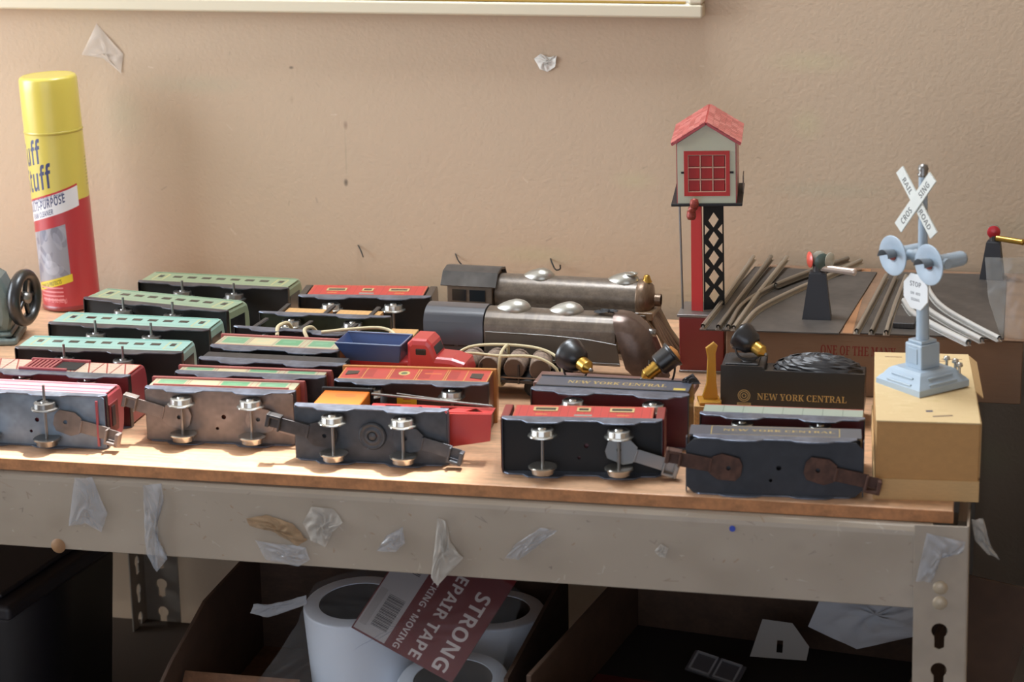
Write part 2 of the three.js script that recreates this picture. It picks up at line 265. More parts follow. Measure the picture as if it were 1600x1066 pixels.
function coupler(t, x, side, mat, droop, W = 0.054, reach = 0.062) {
  // a tin strap turning on a rivet, hook at its end
  const s = shape([[-0.013, -0.005], [-0.009, -0.011], [0.007, -0.0125], [0.015, -0.008], [0.015, -0.0065], [reach - 0.006, -0.0065], [reach - 0.006, 0.0065], [0.015, 0.0065], [0.015, 0.008], [0.007, 0.0125], [-0.009, 0.011], [-0.013, 0.005]], [ring(-0.001, 0, 0.0021)]);
  const c = mesh('coupler', [ext(s, 0.0009, 0.0002), span(reach - 0.0075, reach - 0.0055, -0.009, 0.006, -0.002, 0.007, 0.0006), span(reach - 0.0075, reach + 0.006, -0.009, -0.006, -0.003, 0.007, 0.0008), span(reach + 0.003, reach + 0.007, -0.009, 0.004, -0.003, 0.007, 0.0008), span(reach - 0.006, reach + 0.004, -0.005, 0.005, -0.0005, 0.0005), span(0.0145, 0.0165, -0.0065, 0.0065, -0.0005, 0.0022, 0.0005)], mat, t);
  c.position.set(x, W / 2, 0.0); c.rotation.z = side > 0 ? droop : Math.PI - droop; if (side < 0) c.rotation.z = Math.PI - droop;
  return c;
}
function car(o) {
  const { L, W = 0.054, S, D = 0.013, R = 0.011, wx = [-0.035, 0.035], jour = 0.006, recess = 0.006, ax = 0.0065 } = o;
  const t = thing(o.name, o.label, o.category || 'toy train car', [o.x, 0, o.z], o.turn || 0, o.group);
  const sill = sillShape(L - (o.corner ? 2 * o.corner : 0), D, wx, jour);
  mesh('sill', plateXZ(sill, 0.0014, W - 0.0008, 0.0005), o.sillMat || M.sill, t); mesh('sill', plateXZ(sill, 0.0014, 0, 0.0005), o.sillMat || M.sill, t);
  for (const e of [-1, 1]) mesh('end_sill', box(0.001, W - 0.002, D - 0.006, e * (L / 2 - 0.0005), W / 2, -(D + 0.006) / 2), o.frameMat || M.black, t);
  const bottom = mesh('bottom_plate', ext(shape(((c, x, y) => [[-x + c, 0.001], [x - c, 0.001], [x, 0.001 + c], [x, y - c], [x - c, y], [-x + c, y], [-x, y - c], [-x, 0.001 + c]])(o.corner || 0.0015, L / 2 - 0.001, W - 0.001), [ring(0.004, W / 2, 0.0022), ring(-0.003, W / 2 - 0.012, 0.0015)]), 0.0012, 0.0003).translate(0, 0, -recess - 0.0032), o.plateMat || o.frameMat || M.black, t);
  const a0 = Math.max(D - 0.002, recess + 0.0055), a1 = D + S, q = [[a0, 0.0005]]; q.push([a0, W - 0.0005], [a1, W - 0.0005]);
  const arc = []; for (let i = 1; i < 12; i++) { const f = i / 12 * Math.PI; arc.push([a1 + R * Math.sin(f) ** 0.8, W / 2 + Math.cos(f) * (W / 2 - 0.0005)]); }
  const bl = L - (o.short || 0.004);
  if (S > 0) {
    mesh('body', alongX(shape([...q, ...arc, [a1, 0.0005]]), bl, o.bevel || 0.0012), o.endMat, t);
    const sp = o.sideTrim || 0, side = mesh('side_panel', uvBox(plateXZ(shape(rect(-bl / 2 + sp + 0.0005, bl / 2 - sp - 0.0005, D - 0.001, a1 - 0.001)), 0.0008, W - 0.0004), 'x', 'z', true), o.sideMat, t);
    o.onSide?.(side, t, { bl, a0: D, a1, W });
  }
  if (o.roofMat) { // roof shell with overhanging eaves
    const ro = [[a1 - 0.002, W + 0.0016], ...arc.map(([a, y]) => [a + 0.0016, W / 2 + (y - W / 2) * 1.05]), [a1 - 0.002, -0.0], [a1 - 0.0035, 0.0], [a1 - 0.0035, W + 0.0016]];
    mesh('roof', alongX(shape([[a1 - 0.0035, 0.0], [a1 - 0.0035, W + 0.002], [a1 + 0.0006, W + 0.002], ...arc.map(([a, y]) => [a + 0.0018, W / 2 + (y - W / 2) * 1.02]), [a1, 0]]), L + (o.eave || 0.004), 0.0006), o.roofMat, t);
  }
  for (const x of wx) {
    const a = mesh('axle', rod([x, 0.004, ax], [x, W + (o.pin || -0.004), ax], 0.0014), M.axle, t);
    const g = W / 2;
    mesh('wheel', wheelG, o.wheelMat || M.nickel, t).position.set(x, g + 0.0185, ax);
    mesh('wheel', wheelF, o.wheelMat2 || o.wheelMat || M.nickel, t).position.set(x, g - 0.0185, ax);
  }
  for (const [side, x, droop, mat] of o.couplers || []) coupler(t, x, side, mat || M.greyTin, droop, W, 0.05);
  return t;
}
const grime = (g, w, h, n, cols, amax = 0.35) => { for (let i = 0; i < n; i++) { g.globalAlpha = rr(0.05, amax); g.strokeStyle = cols[(rnd() * cols.length) | 0]; g.lineWidth = rr(0.6, 2.5); const x = rr(0, w), y = rr(0, h); g.beginPath(); g.moveTo(x, y); g.lineTo(x + rr(-18, 18), y + rr(-8, 8)); g.stroke(); } g.globalAlpha = 1; };

// green passenger cars
{
  const shadedGreens = ['#98c2b8', '#96bfb2', '#8fa488', '#8a9a79'];  // one green; the change of light from front to back is put into the colours
  const sides = shadedGreens.map((c) => print(1024, 256, (g, w, h) => {
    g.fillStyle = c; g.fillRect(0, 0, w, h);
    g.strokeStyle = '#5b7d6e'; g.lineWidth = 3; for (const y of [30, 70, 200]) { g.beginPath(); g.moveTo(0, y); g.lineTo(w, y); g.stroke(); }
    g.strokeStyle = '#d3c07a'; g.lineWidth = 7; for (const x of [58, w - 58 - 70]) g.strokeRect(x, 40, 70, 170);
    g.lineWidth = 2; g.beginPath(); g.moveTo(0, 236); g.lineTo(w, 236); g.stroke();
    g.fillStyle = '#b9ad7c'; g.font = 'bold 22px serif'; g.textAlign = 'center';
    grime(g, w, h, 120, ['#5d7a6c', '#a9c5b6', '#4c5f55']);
  })), bodies = shadedGreens.map((c) => tin(c, 0.4));
  const labels = ['green passenger car lying on its side, nearest the front of the four green cars', 'green passenger car lying on its side, second of the four counted from the front', 'green passenger car lying on its side, third of the four counted from the front', 'green passenger car on its side against the wall, farthest back of the four'];
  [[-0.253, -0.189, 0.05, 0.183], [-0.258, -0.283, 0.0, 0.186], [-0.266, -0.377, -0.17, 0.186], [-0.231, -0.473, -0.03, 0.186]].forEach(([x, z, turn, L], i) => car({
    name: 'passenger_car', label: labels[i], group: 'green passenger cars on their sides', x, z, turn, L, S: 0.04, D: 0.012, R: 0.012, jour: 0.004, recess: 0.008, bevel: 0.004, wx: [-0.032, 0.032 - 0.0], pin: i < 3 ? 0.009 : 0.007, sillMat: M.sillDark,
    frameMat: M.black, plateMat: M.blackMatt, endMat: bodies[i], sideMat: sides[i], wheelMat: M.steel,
    onSide: (sd, t, { bl, a0, W }) => {
      for (let k = 0; k < 7; k++) mesh('window', box(0.0105, 0.0008, 0.0072, -0.054 + k * 0.018, W + 0.0003, -a0 - 0.022), M.glassDark, t);
      for (const s of [-1, 1]) mesh('door_window', box(0.0055, 0.0008, 0.009, s * (bl / 2 - 0.0163), W + 0.0003, -a0 - 0.022), M.glassDark, t);
      mesh('gutter', span(-bl / 2 + 0.003, bl / 2 - 0.003, W, W + 0.0012, -a0 - 0.0385, -a0 - 0.037), bodies[i], t);
      mesh('step', [span(bl / 2 - 0.024, bl / 2 - 0.012, W - 0.001, W + 0.0004, -0.012, -0.006), span(-bl / 2 + 0.012, -bl / 2 + 0.024, W - 0.001, W + 0.0004, -0.012, -0.006)], M.blackMatt, t);
      mesh('end_door', box(0.0012, 0.03, 0.032, L / 2 - 0.0022, W / 2, -a0 - 0.022), M.glassDark, t);
    },
  }));
}
// red and white cars at the left front
{
  const stock = print(1024, 256, (g, w, h) => {
    g.fillStyle = '#d9cbb4'; g.fillRect(0, 0, w, h);
    g.strokeStyle = '#a33a36'; for (let y = 20; y < h; y += 26) { g.lineWidth = 5; g.beginPath(); g.moveTo(0, y); g.lineTo(w, y); g.stroke(); }
    g.lineWidth = 10; for (let x = 0; x < w; x += 130) { g.beginPath(); g.moveTo(x, 0); g.lineTo(x + 90, h); g.moveTo(x + 110, 0); g.lineTo(x + 110, h); g.stroke(); }
    g.strokeStyle = '#b4332f'; g.lineWidth = 16; g.strokeRect(0, 0, w, h); grime(g, w, h, 90, ['#7d2c2a', '#f4ecdf', '#6b564b']);
  });
  car({ name: 'stock_car', label: 'red and cream slatted toy cattle car with sliding door, behind the pink car', x: -0.263, z: -0.102, turn: 0.01, L: 0.158, S: 0.036, D: 0.013, R: 0.014, ax: -0.006, frameMat: M.black, plateMat: M.maroon, endMat: M.rose, sideMat: stock, bevel: 0.003,
    onSide: (sd, t, { a0, W }) => {
      const d = thing0('door', t); d.position.set(-0.008, W, -a0);
      mesh('door_opening', span(0.002, 0.026, -0.0004, 0.0012, -0.03, -0.004), M.blackMatt, t).position.copy(d.position);
      mesh('door_rail', [span(-0.034, 0.03, 0, 0.003, -0.036, -0.032, 0.001), span(-0.034, 0.018, 0, 0.003, -0.003, 0.001, 0.001)], M.rose, t).position.copy(d.position);
      for (let k = 0; k < 7; k++) mesh('slat', span(-0.029 + k * 0.0045, -0.0265 + k * 0.0045, 0.0005, 0.0024, -0.031, -0.004), M.rose, d);
      mesh('back_board', span(-0.031, 0.003, 0, 0.0008, -0.032, -0.003), M.maroon, d);
    } });
  const pink = print(1024, 256, (g, w, h) => {
    g.fillStyle = '#bd8088'; g.fillRect(0, 0, w, h); g.fillStyle = '#a8485a'; for (const y of [26, 120, 200]) g.fillRect(0, y, w, 22);
    g.fillStyle = '#cbb6b2'; for (const x of [90, 330, 560, 790]) g.fillRect(x, 66, 130, 40); grime(g, w, h, 90, ['#f4dfe0', '#93434e']);
  });
  const f1 = car({ name: 'toy_caboose', label: 'pink and white toy car on its side at front left, blue grey underside outward', x: -0.257, z: -0.036, turn: 0.015, L: 0.152, S: 0.034, D: 0.011, R: 0.014, recess: 0.001, jour: 0.003, frameMat: M.black, plateMat: M.blueGrey, endMat: M.rose, sideMat: pink, bevel: 0.004, pin: 0.012, wheelMat: M.steel, wx: [-0.045, 0.0175], couplers: [[1, 0.036, -0.22, M.brownTin]],
    onSide: (sd, t, { a0, W }) => { mesh('end_door', box(0.0016, 0.03, 0.022, 0.0752, W / 2, -a0 - 0.014), M.maroon, t); mesh('window', box(0.001, 0.02, 0.008, 0.0762, W / 2 + 0.002, -a0 - 0.012), M.glassDark, t); mesh('end_post', span(0.0675, 0.0695, 0.004, W - 0.004, -0.0015, 0.001), M.rose, t); } });
}
function thing0(name, parent) { const o = new THREE.Group(); o.name = name; parent.add(o); return o; }

// green and cream box cars
{
  const boxSide = print(1024, 256, (g, w, h) => {
    g.fillStyle = '#b7b293'; g.fillRect(0, 0, w, h);
    for (const [x, c] of [[40, '#6fa07a'], [270, '#cfc198'], [490, '#5f9d72'], [760, '#6a9f7a']]) { g.fillStyle = c; g.fillRect(x, 46, 190, 150); g.fillStyle = '#9dc3a4'; g.font = 'bold 34px serif'; g.globalAlpha = 0.6; g.fillRect(x + 40, 90, 100, 12); g.fillRect(x + 40, 120, 70, 10); g.globalAlpha = 1; }
    g.strokeStyle = '#a55a48'; g.lineWidth = 4; for (const x of [20, 244, 262, 474, 700, 740, 970]) { g.beginPath(); g.moveTo(x, 0); g.lineTo(x, h); g.stroke(); }
    g.lineWidth = 12; g.beginPath(); g.moveTo(0, h - 14); g.lineTo(w, h - 14); g.stroke(); grime(g, w, h, 120, ['#7a6b57', '#dcd6bb', '#557a60']);
  });
  const door = (sd, t, { a0, a1, W, bl }) => { mesh('door_track', span(-bl / 2 + 0.004, bl / 2 - 0.006, W, W + 0.0016, -a0 - 0.0035, -a0 - 0.0015), tin('#a85c55', 0.4), t); };
  const endM = tin('#a4542f', 0.45), roofM = tin('#a85a58', 0.42);
  car({ name: 'box_car', label: 'green and cream toy box car on its side, bare grey brown underside facing out', x: -0.078, z: -0.075, turn: 0.06, L: 0.152, S: 0.027, D: 0.013, R: 0.006, recess: 0.002, frameMat: M.darkSteel, plateMat: M.brownTin, endMat: endM, sideMat: boxSide, roofMat: roofM, onSide: door, couplers: [[1, 0.041, -0.26, M.brownTin], [-1, -0.041, 0.26, M.brownTin]] });
  car({ name: 'low_box_car', label: 'low red edged toy car on its side, squeezed behind the grey brown box car', x: -0.066, z: -0.129, turn: 0.04, L: 0.156, S: 0.014, D: 0.014, R: 0.006, ax: -0.006, frameMat: M.darkSteel, endMat: endM, sideMat: boxSide, roofMat: roofM });
  car({ name: 'gondola', label: 'plain black toy gondola lying on its side between two cars with red strips', x: -0.06, z: -0.178, turn: 0.0, L: 0.157, S: 0.018, D: 0.014, R: 0.003, ax: 0.003, frameMat: M.darkSteel, plateMat: M.blackMatt, endMat: M.blackMatt, sideMat: M.darkSteel });
  car({ name: 'box_car', label: 'green and cream toy box car on its side, left of the blue dump truck', x: -0.073, z: -0.224, turn: 0.0, L: 0.14, S: 0.036, D: 0.014, R: 0.008, ax: -0.003, frameMat: M.darkSteel, plateMat: M.blackMatt, endMat: endM, sideMat: boxSide, roofMat: roofM });
}
// the two stake cars
function stakeCar(o) {
  const t = car({ ...o, S: 0, L: o.L, R: 0, frameMat: M.darkSteel, D: 0.009, ax: 0.003 });
  mesh('deck', span(-o.L / 2, o.L / 2, 0.001, 0.053, -0.012, -0.009), o.plateMat, t);
  for (let k = 0; k < 3; k++) for (const y of [0, 0.052]) mesh('stake', span(-0.055 + k * 0.052, -0.05 + k * 0.052, y, y + 0.0025, -0.046, -0.001, 0.0008), M.darkSteel, t);
  return t;
}
{
  const oliveM = blotch('#3c4434', 0.4, 0.5, 0.2, 6, 81);
  const a = stakeCar({ name: 'lumber_car', label: 'dark green stake car loaded with tan planks, rear one of two stake cars', x: -0.062, z: -0.368, turn: 0.02, L: 0.15, plateMat: oliveM });
  for (const [x0, x1] of [[-0.05, 0.002], [0.008, 0.06]]) for (let k = 0; k < 3; k++) {
    const b = mesh('lumber', span(x0 + rr(0, 0.002), x1, 0.006 + k * 0.016, 0.0205 + k * 0.016, -0.034, -0.0135, 0.001), M.woodTan); b.position.copy(a.position); b.rotation.y = a.rotation.y;
    tag(b, `tan wooden plank on the rear stake car, ${['lowest', 'middle', 'topmost'][k]} of its ${x0 < 0 ? 'left' : 'right'} pile`, 'plank', 'planks on the stake car');
  }
  const blk = mesh('wood_block', [box(0.036, 0.04, 0.03, 0, 0.02, 0, 0.0015), box(0.03, 0.006, 0.026, 0.001, 0.043, -0.001, 0.001)], M.woodTan); blk.position.set(0.034, 0, -0.345); blk.rotation.y = 0.05; tag(blk, 'tan wooden block standing between the stake cars and the locomotives', 'block');
  const b = stakeCar({ name: 'lumber_car', label: 'empty black stake car on its side with a rubber band looped around it', x: -0.07, z: -0.3, turn: -0.06, L: 0.15, plateMat: M.blackMatt });
  const band = mesh('rubber_band', [tube([[-0.02, 0.05, 0.006], [-0.022, 0.057, -0.002], [-0.018, 0.057, -0.02], [-0.016, 0.05, -0.026]], 0.0022), tube([[0.015, 0.05, 0.008], [0.01, 0.057, 0.002], [0.013, 0.0565, -0.012], [0.016, 0.05, -0.018]], 0.002), tube([[0.03, 0.0565, 0.004], [0.06, 0.059, -0.006], [0.09, 0.06, -0.014], [0.103, 0.058, -0.012], [0.112, 0.055, -0.002]], 0.0017)], M.rubber);
  band.position.copy(b.position); band.rotation.y = b.rotation.y; tag(band, 'slack tan rubber band looped over the empty black stake car', 'rubber band');
}
// red cabooses
{
  const cab = print(1024, 256, (g, w, h) => {
    g.fillStyle = '#c23330'; g.fillRect(0, 0, w, h); g.strokeStyle = '#8e201f'; g.lineWidth = 3; for (let x = 40; x < w; x += 60) { g.beginPath(); g.moveTo(x, 0); g.lineTo(x, h); g.stroke(); }
    g.fillStyle = '#d9a24a'; g.globalAlpha = 0.8; for (const x of [200, 800]) g.fillRect(x - 40, 190, 90, 16); g.globalAlpha = 1; g.fillStyle = '#8f8a83'; g.fillRect(450, 190, 130, 40);
    g.strokeStyle = '#b27a3a'; g.lineWidth = 4; g.strokeRect(6, 6, w - 12, h - 12); grime(g, w, h, 100, ['#e06a5f', '#7c1d1c', '#b98a70']);
  });
  const gold = tin('#c7b27a', 0.35);
  const deco = (roofMat) => (sd, t, { a0, a1, W, bl }) => {
    for (const [x, w] of [[-0.036, 0.019], [0.0, 0.009], [0.036, 0.019]]) {
      const f = mesh('window_frame', plateXZ(shape(rect(x - w / 2 - 0.002, x + w / 2 + 0.002, a0 + 0.016, a0 + 0.028), [rect(x - w / 2, x + w / 2, a0 + 0.0185, a0 + 0.0255)]), 0.0009, W + 0.0002), gold, t);
      mesh('window', box(w, 0.0006, 0.007, x, W + 0.0006, -a0 - 0.022), M.glassDark, t);
    }
    // end walls of the platforms, under the roof overhang
    const prof = [[0.012, 0.0], [0.012, W], [a1, W]]; for (let i = 0; i <= 10; i++) { const f = i / 10 * Math.PI; prof.push([a1 + 0.012 * Math.sin(f) ** 0.7, W / 2 + Math.cos(f) * W / 2]); } prof.push([a1, 0]);
    const inner = [[0.012, 0.004], [0.012, W - 0.003], [a1 - 0.003, W - 0.003], [a1 + 0.006, W * 0.7], [a1 + 0.007, W * 0.3], [a1 - 0.003, 0.004]];
    for (const s of [-1, 1]) mesh('end_rail', ext(shape(prof, [inner.slice().reverse().map(([a, y]) => [a + 0.0001, y])]), 0.008, 0.001).rotateY(Math.PI / 2).translate(s > 0 ? 0.0685 : -0.0765, 0, 0), roofMat, t);
  };
  car({ name: 'red_caboose', label: 'red toy caboose on its side at the front, black underside with four bright wheels', category: 'toy train car', x: 0.29, z: -0.042, turn: 0.11, L: 0.15, S: 0.036, D: 0.013, R: 0.01, recess: 0.009, frameMat: M.black, plateMat: M.blackMatt, endMat: M.maroon, sideMat: cab, wx: [-0.0355, 0.0355], short: 0.018, jour: 0.006, onSide: deco(M.darkRed), couplers: [[1, 0.036, -0.3, M.steel]] });
  car({ name: 'red_caboose', label: 'red toy caboose on its side at the back against the wall, left of the locomotives', category: 'toy train car', x: -0.04, z: -0.45, turn: 0.12, L: 0.152, S: 0.044, D: 0.013, R: 0.01, recess: 0.009, frameMat: M.darkSteel, plateMat: M.blackMatt, endMat: M.locoDark, sideMat: cab, wx: [-0.0355, 0.0355], short: 0.018, onSide: deco(M.locoDark) });
}
// red box car with the yellow sticker
{
  const redSide = print(1024, 256, (g, w, h) => {
    g.fillStyle = '#c04038'; g.fillRect(0, 0, w, h); g.fillStyle = '#a82d2a'; for (const x of [190, 400, 580, 770]) g.fillRect(x - 60, 40, 100, 170);
    g.strokeStyle = '#d8a94f'; g.lineWidth = 5; for (const x of [160, 330, 345, 520, 535, 720, 735, 860]) { g.beginPath(); g.moveTo(x, 0); g.lineTo(x, h); g.stroke(); } g.lineWidth = 6; g.strokeRect(4, 10, w - 8, h - 20);
    g.fillStyle = '#cdb56e'; g.beginPath(); g.ellipse(430, 110, 40, 44, 0, 0, 7); g.fill(); g.fillStyle = '#5b6b4a'; g.beginPath(); g.ellipse(430, 110, 22, 26, 0, 0, 7); g.fill();
    g.fillStyle = '#e07a3e'; g.fillRect(570, 100, 120, 14); grime(g, w, h, 110, ['#e57b6c', '#761d1b', '#f2d5c8']);
  });
  const rc = car({ name: 'red_box_car', label: 'red and gold toy box car with a yellow sticker, behind the orange crane', x: 0.101, z: -0.132, turn: 0.08, L: 0.155, S: 0.042, D: 0.013, R: 0.008, recess: 0.009, ax: 0.0, frameMat: M.black, plateMat: tin('#3a2620', 0.5), endMat: tin('#7b3a22', 0.45), sideMat: redSide, roofMat: tin('#c98a4a', 0.42), eave: 0.002, wx: [-0.038, 0.042],
    onSide: (sd, t, { a0, W, bl }) => { for (const [x, s] of [[-0.064, 1], [0.062, -1]]) mesh('window', plateXZ(shape([[x - 0.006, a0 + 0.012], [x + 0.006, a0 + 0.012 + 0.004 * s], [x + 0.006, a0 + 0.026], [x - 0.006, a0 + 0.026]]), 0.0006, W + 0.0003), M.glassDark, t); } });
  mesh('sticker', box(0.02, 0.017, 0.0006, -0.005, 0.031, -0.0086, 0.0002), print(256, 220, (g, w, h) => { g.fillStyle = '#e8c41e'; g.fillRect(0, 0, w, h); g.fillStyle = '#c4622a'; g.font = 'bold 44px sans-serif'; g.textAlign = 'center'; g.fillRect(80, 40, 96, 18); g.fillRect(70, 90, 110, 8); g.fillRect(60, 115, 130, 8); }, 0.5), rc, 'yellow sticker');
}
// crane car
{
  const t = car({ name: 'crane_car', label: 'toy crane car on its side with orange cab and red boom, grey underside facing out', category: 'toy crane', x: 0.085, z: -0.043, turn: 0.045, L: 0.15, S: 0, R: 0, D: 0.014, recess: 0.003, frameMat: M.darkGrey, plateMat: M.darkGrey, wx: [-0.034, 0.034], couplers: [[1, 0.036, -0.26, M.darkGrey], [-1, -0.045, 0.22, M.darkSteel]] });
  mesh('turntable', [lathe([[0.0045, 0], [0.005, 0.0012], [0.0075, 0.0014], [0.0085, 0.0002], [0.0105, 0.0002], [0.0115, 0.0014], [0.0125, 0.0014], [0.0135, 0]], 36).rotateX(Math.PI / 2).translate(0.002, 0.027, -0.003), lathe([[0, 0.0016], [0.003, 0.0012], [0.0042, 0]], 20).rotateX(Math.PI / 2).translate(0.002, 0.027, -0.003)], M.darkGrey, t);
  const cabMat = print(512, 512, (g, w, h) => { g.fillStyle = '#d4711a'; g.fillRect(0, 0, w, h); g.fillStyle = '#b8641a'; g.beginPath(); g.ellipse(280, 150, 110, 46, 0, 0, 7); g.fill(); g.strokeStyle = '#8e4a1a'; g.lineWidth = 6; g.stroke(); g.fillStyle = '#c8761a'; g.fillRect(180, 290, 200, 10); g.fillRect(220, 320, 130, 8); grime(g, w, h, 60, ['#f2b25a', '#a85e14']); });
  const cab = mesh('cab', uvBox(span(-0.062, -0.016, 0.004, 0.05, -0.072, -0.016, 0.0015), 'x', 'z', true), cabMat, t);
  mesh('cab_roof', [span(-0.065, -0.013, 0.001, 0.053, -0.0755, -0.0715, 0.0015)], M.blackMatt, cab);
  mesh('boiler', [rod([-0.015, 0.03, -0.05], [0.002, 0.03, -0.05], 0.009), rod([0.0, 0.024, -0.05], [0.0, 0.05, -0.064], 0.0035), span(-0.016, 0.012, 0.02, 0.04, -0.06, -0.035, 0.003)], M.blackMatt, t);
  const boom = thing0('boom', t); boom.position.set(-0.005, 0.0125, -0.02); boom.rotation.set(0, 0.0, 0.0); boom.userData.label = 'red pressed tin boom';
  mesh('side_web', ext(shape([[0, 0], [0.07, 0.0], [0.118, 0.009], [0.12, 0.036], [0.07, 0.035], [0, 0.037]]), 0.0012, 0.0003), tin('#cc3a2e', 0.4), boom);
  const tri = []; for (let k = 0; k < 4; k++) { const x = 0.012 + k * 0.027; tri.push(k % 2 ? [[x, 0.004], [x + 0.018, 0.004], [x + 0.009, 0.015]].reverse() : [[x, 0.015], [x + 0.009, 0.004], [x + 0.018, 0.015]].reverse()); }
  mesh('lattice', plateXZ(shape(rect(0, 0.12, 0, 0.019), tri), 0.0012, 0.035), M.red, boom);
  mesh('stay_wire', [rod([-0.004, 0.042, -0.03], [0.118, 0.04, -0.012], 0.0012), rod([0.02, 0.042, -0.034], [0.118, 0.038, -0.016], 0.0008)], M.steel, boom);
}
// tenders lying at the right front and behind
{
  const gold = '#b59a55';
  const lettered = (bg, extra) => print(1024, 220, (g, w, h) => { g.fillStyle = bg; g.fillRect(0, 0, w, h); extra?.(g, w, h); g.fillStyle = gold; g.font = 'bold 62px serif'; g.textAlign = 'center'; g.fillText('NEW YORK CENTRAL', w / 2 + 20, 120); grime(g, w, h, 90, ['#6b7280', '#111', '#8a8f9c'], 0.3); });
  car({ name: 'toy_tender', label: 'black gold lettered toy tender lying on its side behind the front red caboose', category: 'toy tender', x: 0.299, z: -0.131, turn: 0.01, L: 0.155, S: 0.042, D: 0.014, R: 0.004, recess: 0.006, frameMat: M.darkSteel, plateMat: M.maroon, endMat: M.black, sideMat: lettered('#484c58', (g, w, h) => { g.strokeStyle = '#565b69'; g.lineWidth = 8; for (const y of [30, 190]) { g.beginPath(); g.moveTo(0, y); g.lineTo(w, y); g.stroke(); } g.fillStyle = '#cbb24a'; g.fillRect(920, 130, 80, 34); }), wx: [-0.033, 0.045],
    onSide: (sd, t, { a0, a1, W, bl }) => { mesh('beading', [span(-bl / 2, bl / 2, W, W + 0.0012, -a0 - 0.006, -a0 - 0.0035), span(-bl / 2, bl / 2, W, W + 0.0012, -a1 + 0.002, -a1 + 0.0045)], M.darkSteel, t); mesh('buckled_corner', scrap([[0, 0], [0.02, 0.002], [0.012, 0.012], [0.002, 0.006]], 0.004).translate(bl / 2 - 0.012, W - 0.002, -a1 + 0.004), M.darkSteel, t); } });
  car({ name: 'toy_tender', label: 'dark toy tender on its side nearest the shelf edge, underside with two rusty couplers', category: 'toy tender', x: 0.472, z: -0.017, turn: 0.085, L: 0.16, S: 0.028, D: 0.013, R: 0.012, recess: 0.001, frameMat: M.darkGrey, plateMat: M.tender, endMat: M.black, bevel: 0.005, corner: 0.0065, wx: [-0.03, 0.034], jour: 0.003, sideMat: lettered('#4c5159', (g, w, h) => { g.strokeStyle = gold; g.lineWidth = 5; g.strokeRect(130, 16, w - 260, h - 32); }), couplers: [[-1, -0.042, 0.16, M.rust], [1, 0.04, -0.2, M.rust]] }).children.filter((c) => /wheel|axle/.test(c.name)).forEach((c) => c.removeFromParent());
  const panel = print(1024, 200, (g, w, h) => { g.fillStyle = '#9aa698'; g.fillRect(0, 0, w, h); g.strokeStyle = '#6b7a6c'; g.lineWidth = 5; for (let x = 0; x < w; x += 128) { g.beginPath(); g.moveTo(x, 0); g.lineTo(x, h); g.stroke(); } g.fillStyle = '#a64a40'; g.fillRect(0, 0, w, 16); grime(g, w, h, 70, ['#5d685e', '#c9d1c4']); });
  car({ name: 'grey_green_car', label: 'grey green toy car on its side with maroon underside, just behind the front dark tender', x: 0.471, z: -0.083, turn: 0.045, L: 0.153, S: 0.024, D: 0.013, R: 0.006, recess: 0.008, ax: -0.002, frameMat: M.darkSteel, plateMat: M.maroon, endMat: tin('#7d887c', 0.45), sideMat: panel, wx: [-0.036, 0.036] });
}
// upright black tender with coal, and the lamp on its deck
{
  const t = thing('coal_tender', 'black toy tender standing upright with gold lettering, crest and a coal load', 'toy tender', [0.465, 0, -0.258], 0.03);
  const L = 0.142, z1 = 0.024;
  const shp = shape([[-L / 2, 0], [L / 2, 0], [L / 2, 0.042], [-0.025, 0.042], [-0.03, 0.046], [-L / 2, 0.046]]);
  const body = ext(shp, 0.0008).translate(0, 0.012, z1);
  mesh('side_panel', uvBox(body, 'x', 'y'), print(1024, 330, (g, w, h) => {
    g.fillStyle = '#141312'; g.fillRect(0, 0, w, h); g.fillStyle = '#b79b5c'; g.font = 'bold 68px serif'; g.textAlign = 'left'; g.fillText('NEW YORK CENTRAL', 262, 236, 640);
    g.strokeStyle = '#a89462'; g.lineWidth = 7; for (const r of [42, 30, 14]) { g.beginPath(); g.arc(170, 210, r, 0, 7); g.stroke(); } g.fillStyle = '#a89462'; g.fillRect(120, 262, 100, 20); g.fillStyle = '#6b5a3a'; g.fillRect(132, 268, 76, 6);
    grime(g, w, h, 60, ['#3a3836', '#060606']);
  }), t);
  mesh('tank', span(-L / 2, L / 2, 0.012, 0.05, -z1, z1, 0.002), M.black, t);
  mesh('rear_deck', [span(-L / 2, -0.028, 0.05, 0.0585, -z1, z1, 0.002), span(-L / 2 + 0.004, -0.034, 0.0585, 0.0605, -z1 + 0.004, z1 - 0.004, 0.001)], M.darkSteel, t);
  mesh('rim', [span(-0.03, L / 2, 0.0535, 0.0555, z1 - 0.001, z1 + 0.0015), span(-L / 2, -0.03, 0.0575, 0.0595, z1 - 0.001, z1 + 0.0015), span(-L / 2, L / 2, 0.014, 0.016, z1, z1 + 0.0018)], M.black, t);
  const coal = new THREE.SphereGeometry(1, 30, 16, 0, Math.PI * 2, 0, Math.PI / 2); const p = coal.attributes.position;
  for (let i = 0; i < p.count; i++) { const k = 1 + rr(-0.05, 0.05) * (p.getY(i) > 0.02 ? 1 : 0); p.setXYZ(i, p.getX(i) * 0.045 * k, p.getY(i) * 0.018 * k, p.getZ(i) * 0.02 * k); }
  mesh('coal_load', toCreasedNormals(coal.translate(0.024, 0.05, 0), 0.3), std('#3c3b3c', 0.4, 0.2), t);
  for (const x of [-0.045, 0.045]) for (const s of [1, -1]) { const w = mesh('wheel', (s > 0 ? wheelG : wheelF).clone().rotateX(Math.PI / 2), M.blackMatt, t); w.position.set(x, 0.0137, s * 0.0185); }
  mesh('frame', span(-L / 2 + 0.004, L / 2 - 0.004, 0.008, 0.013, -0.014, 0.014), M.blackMatt, t);
}
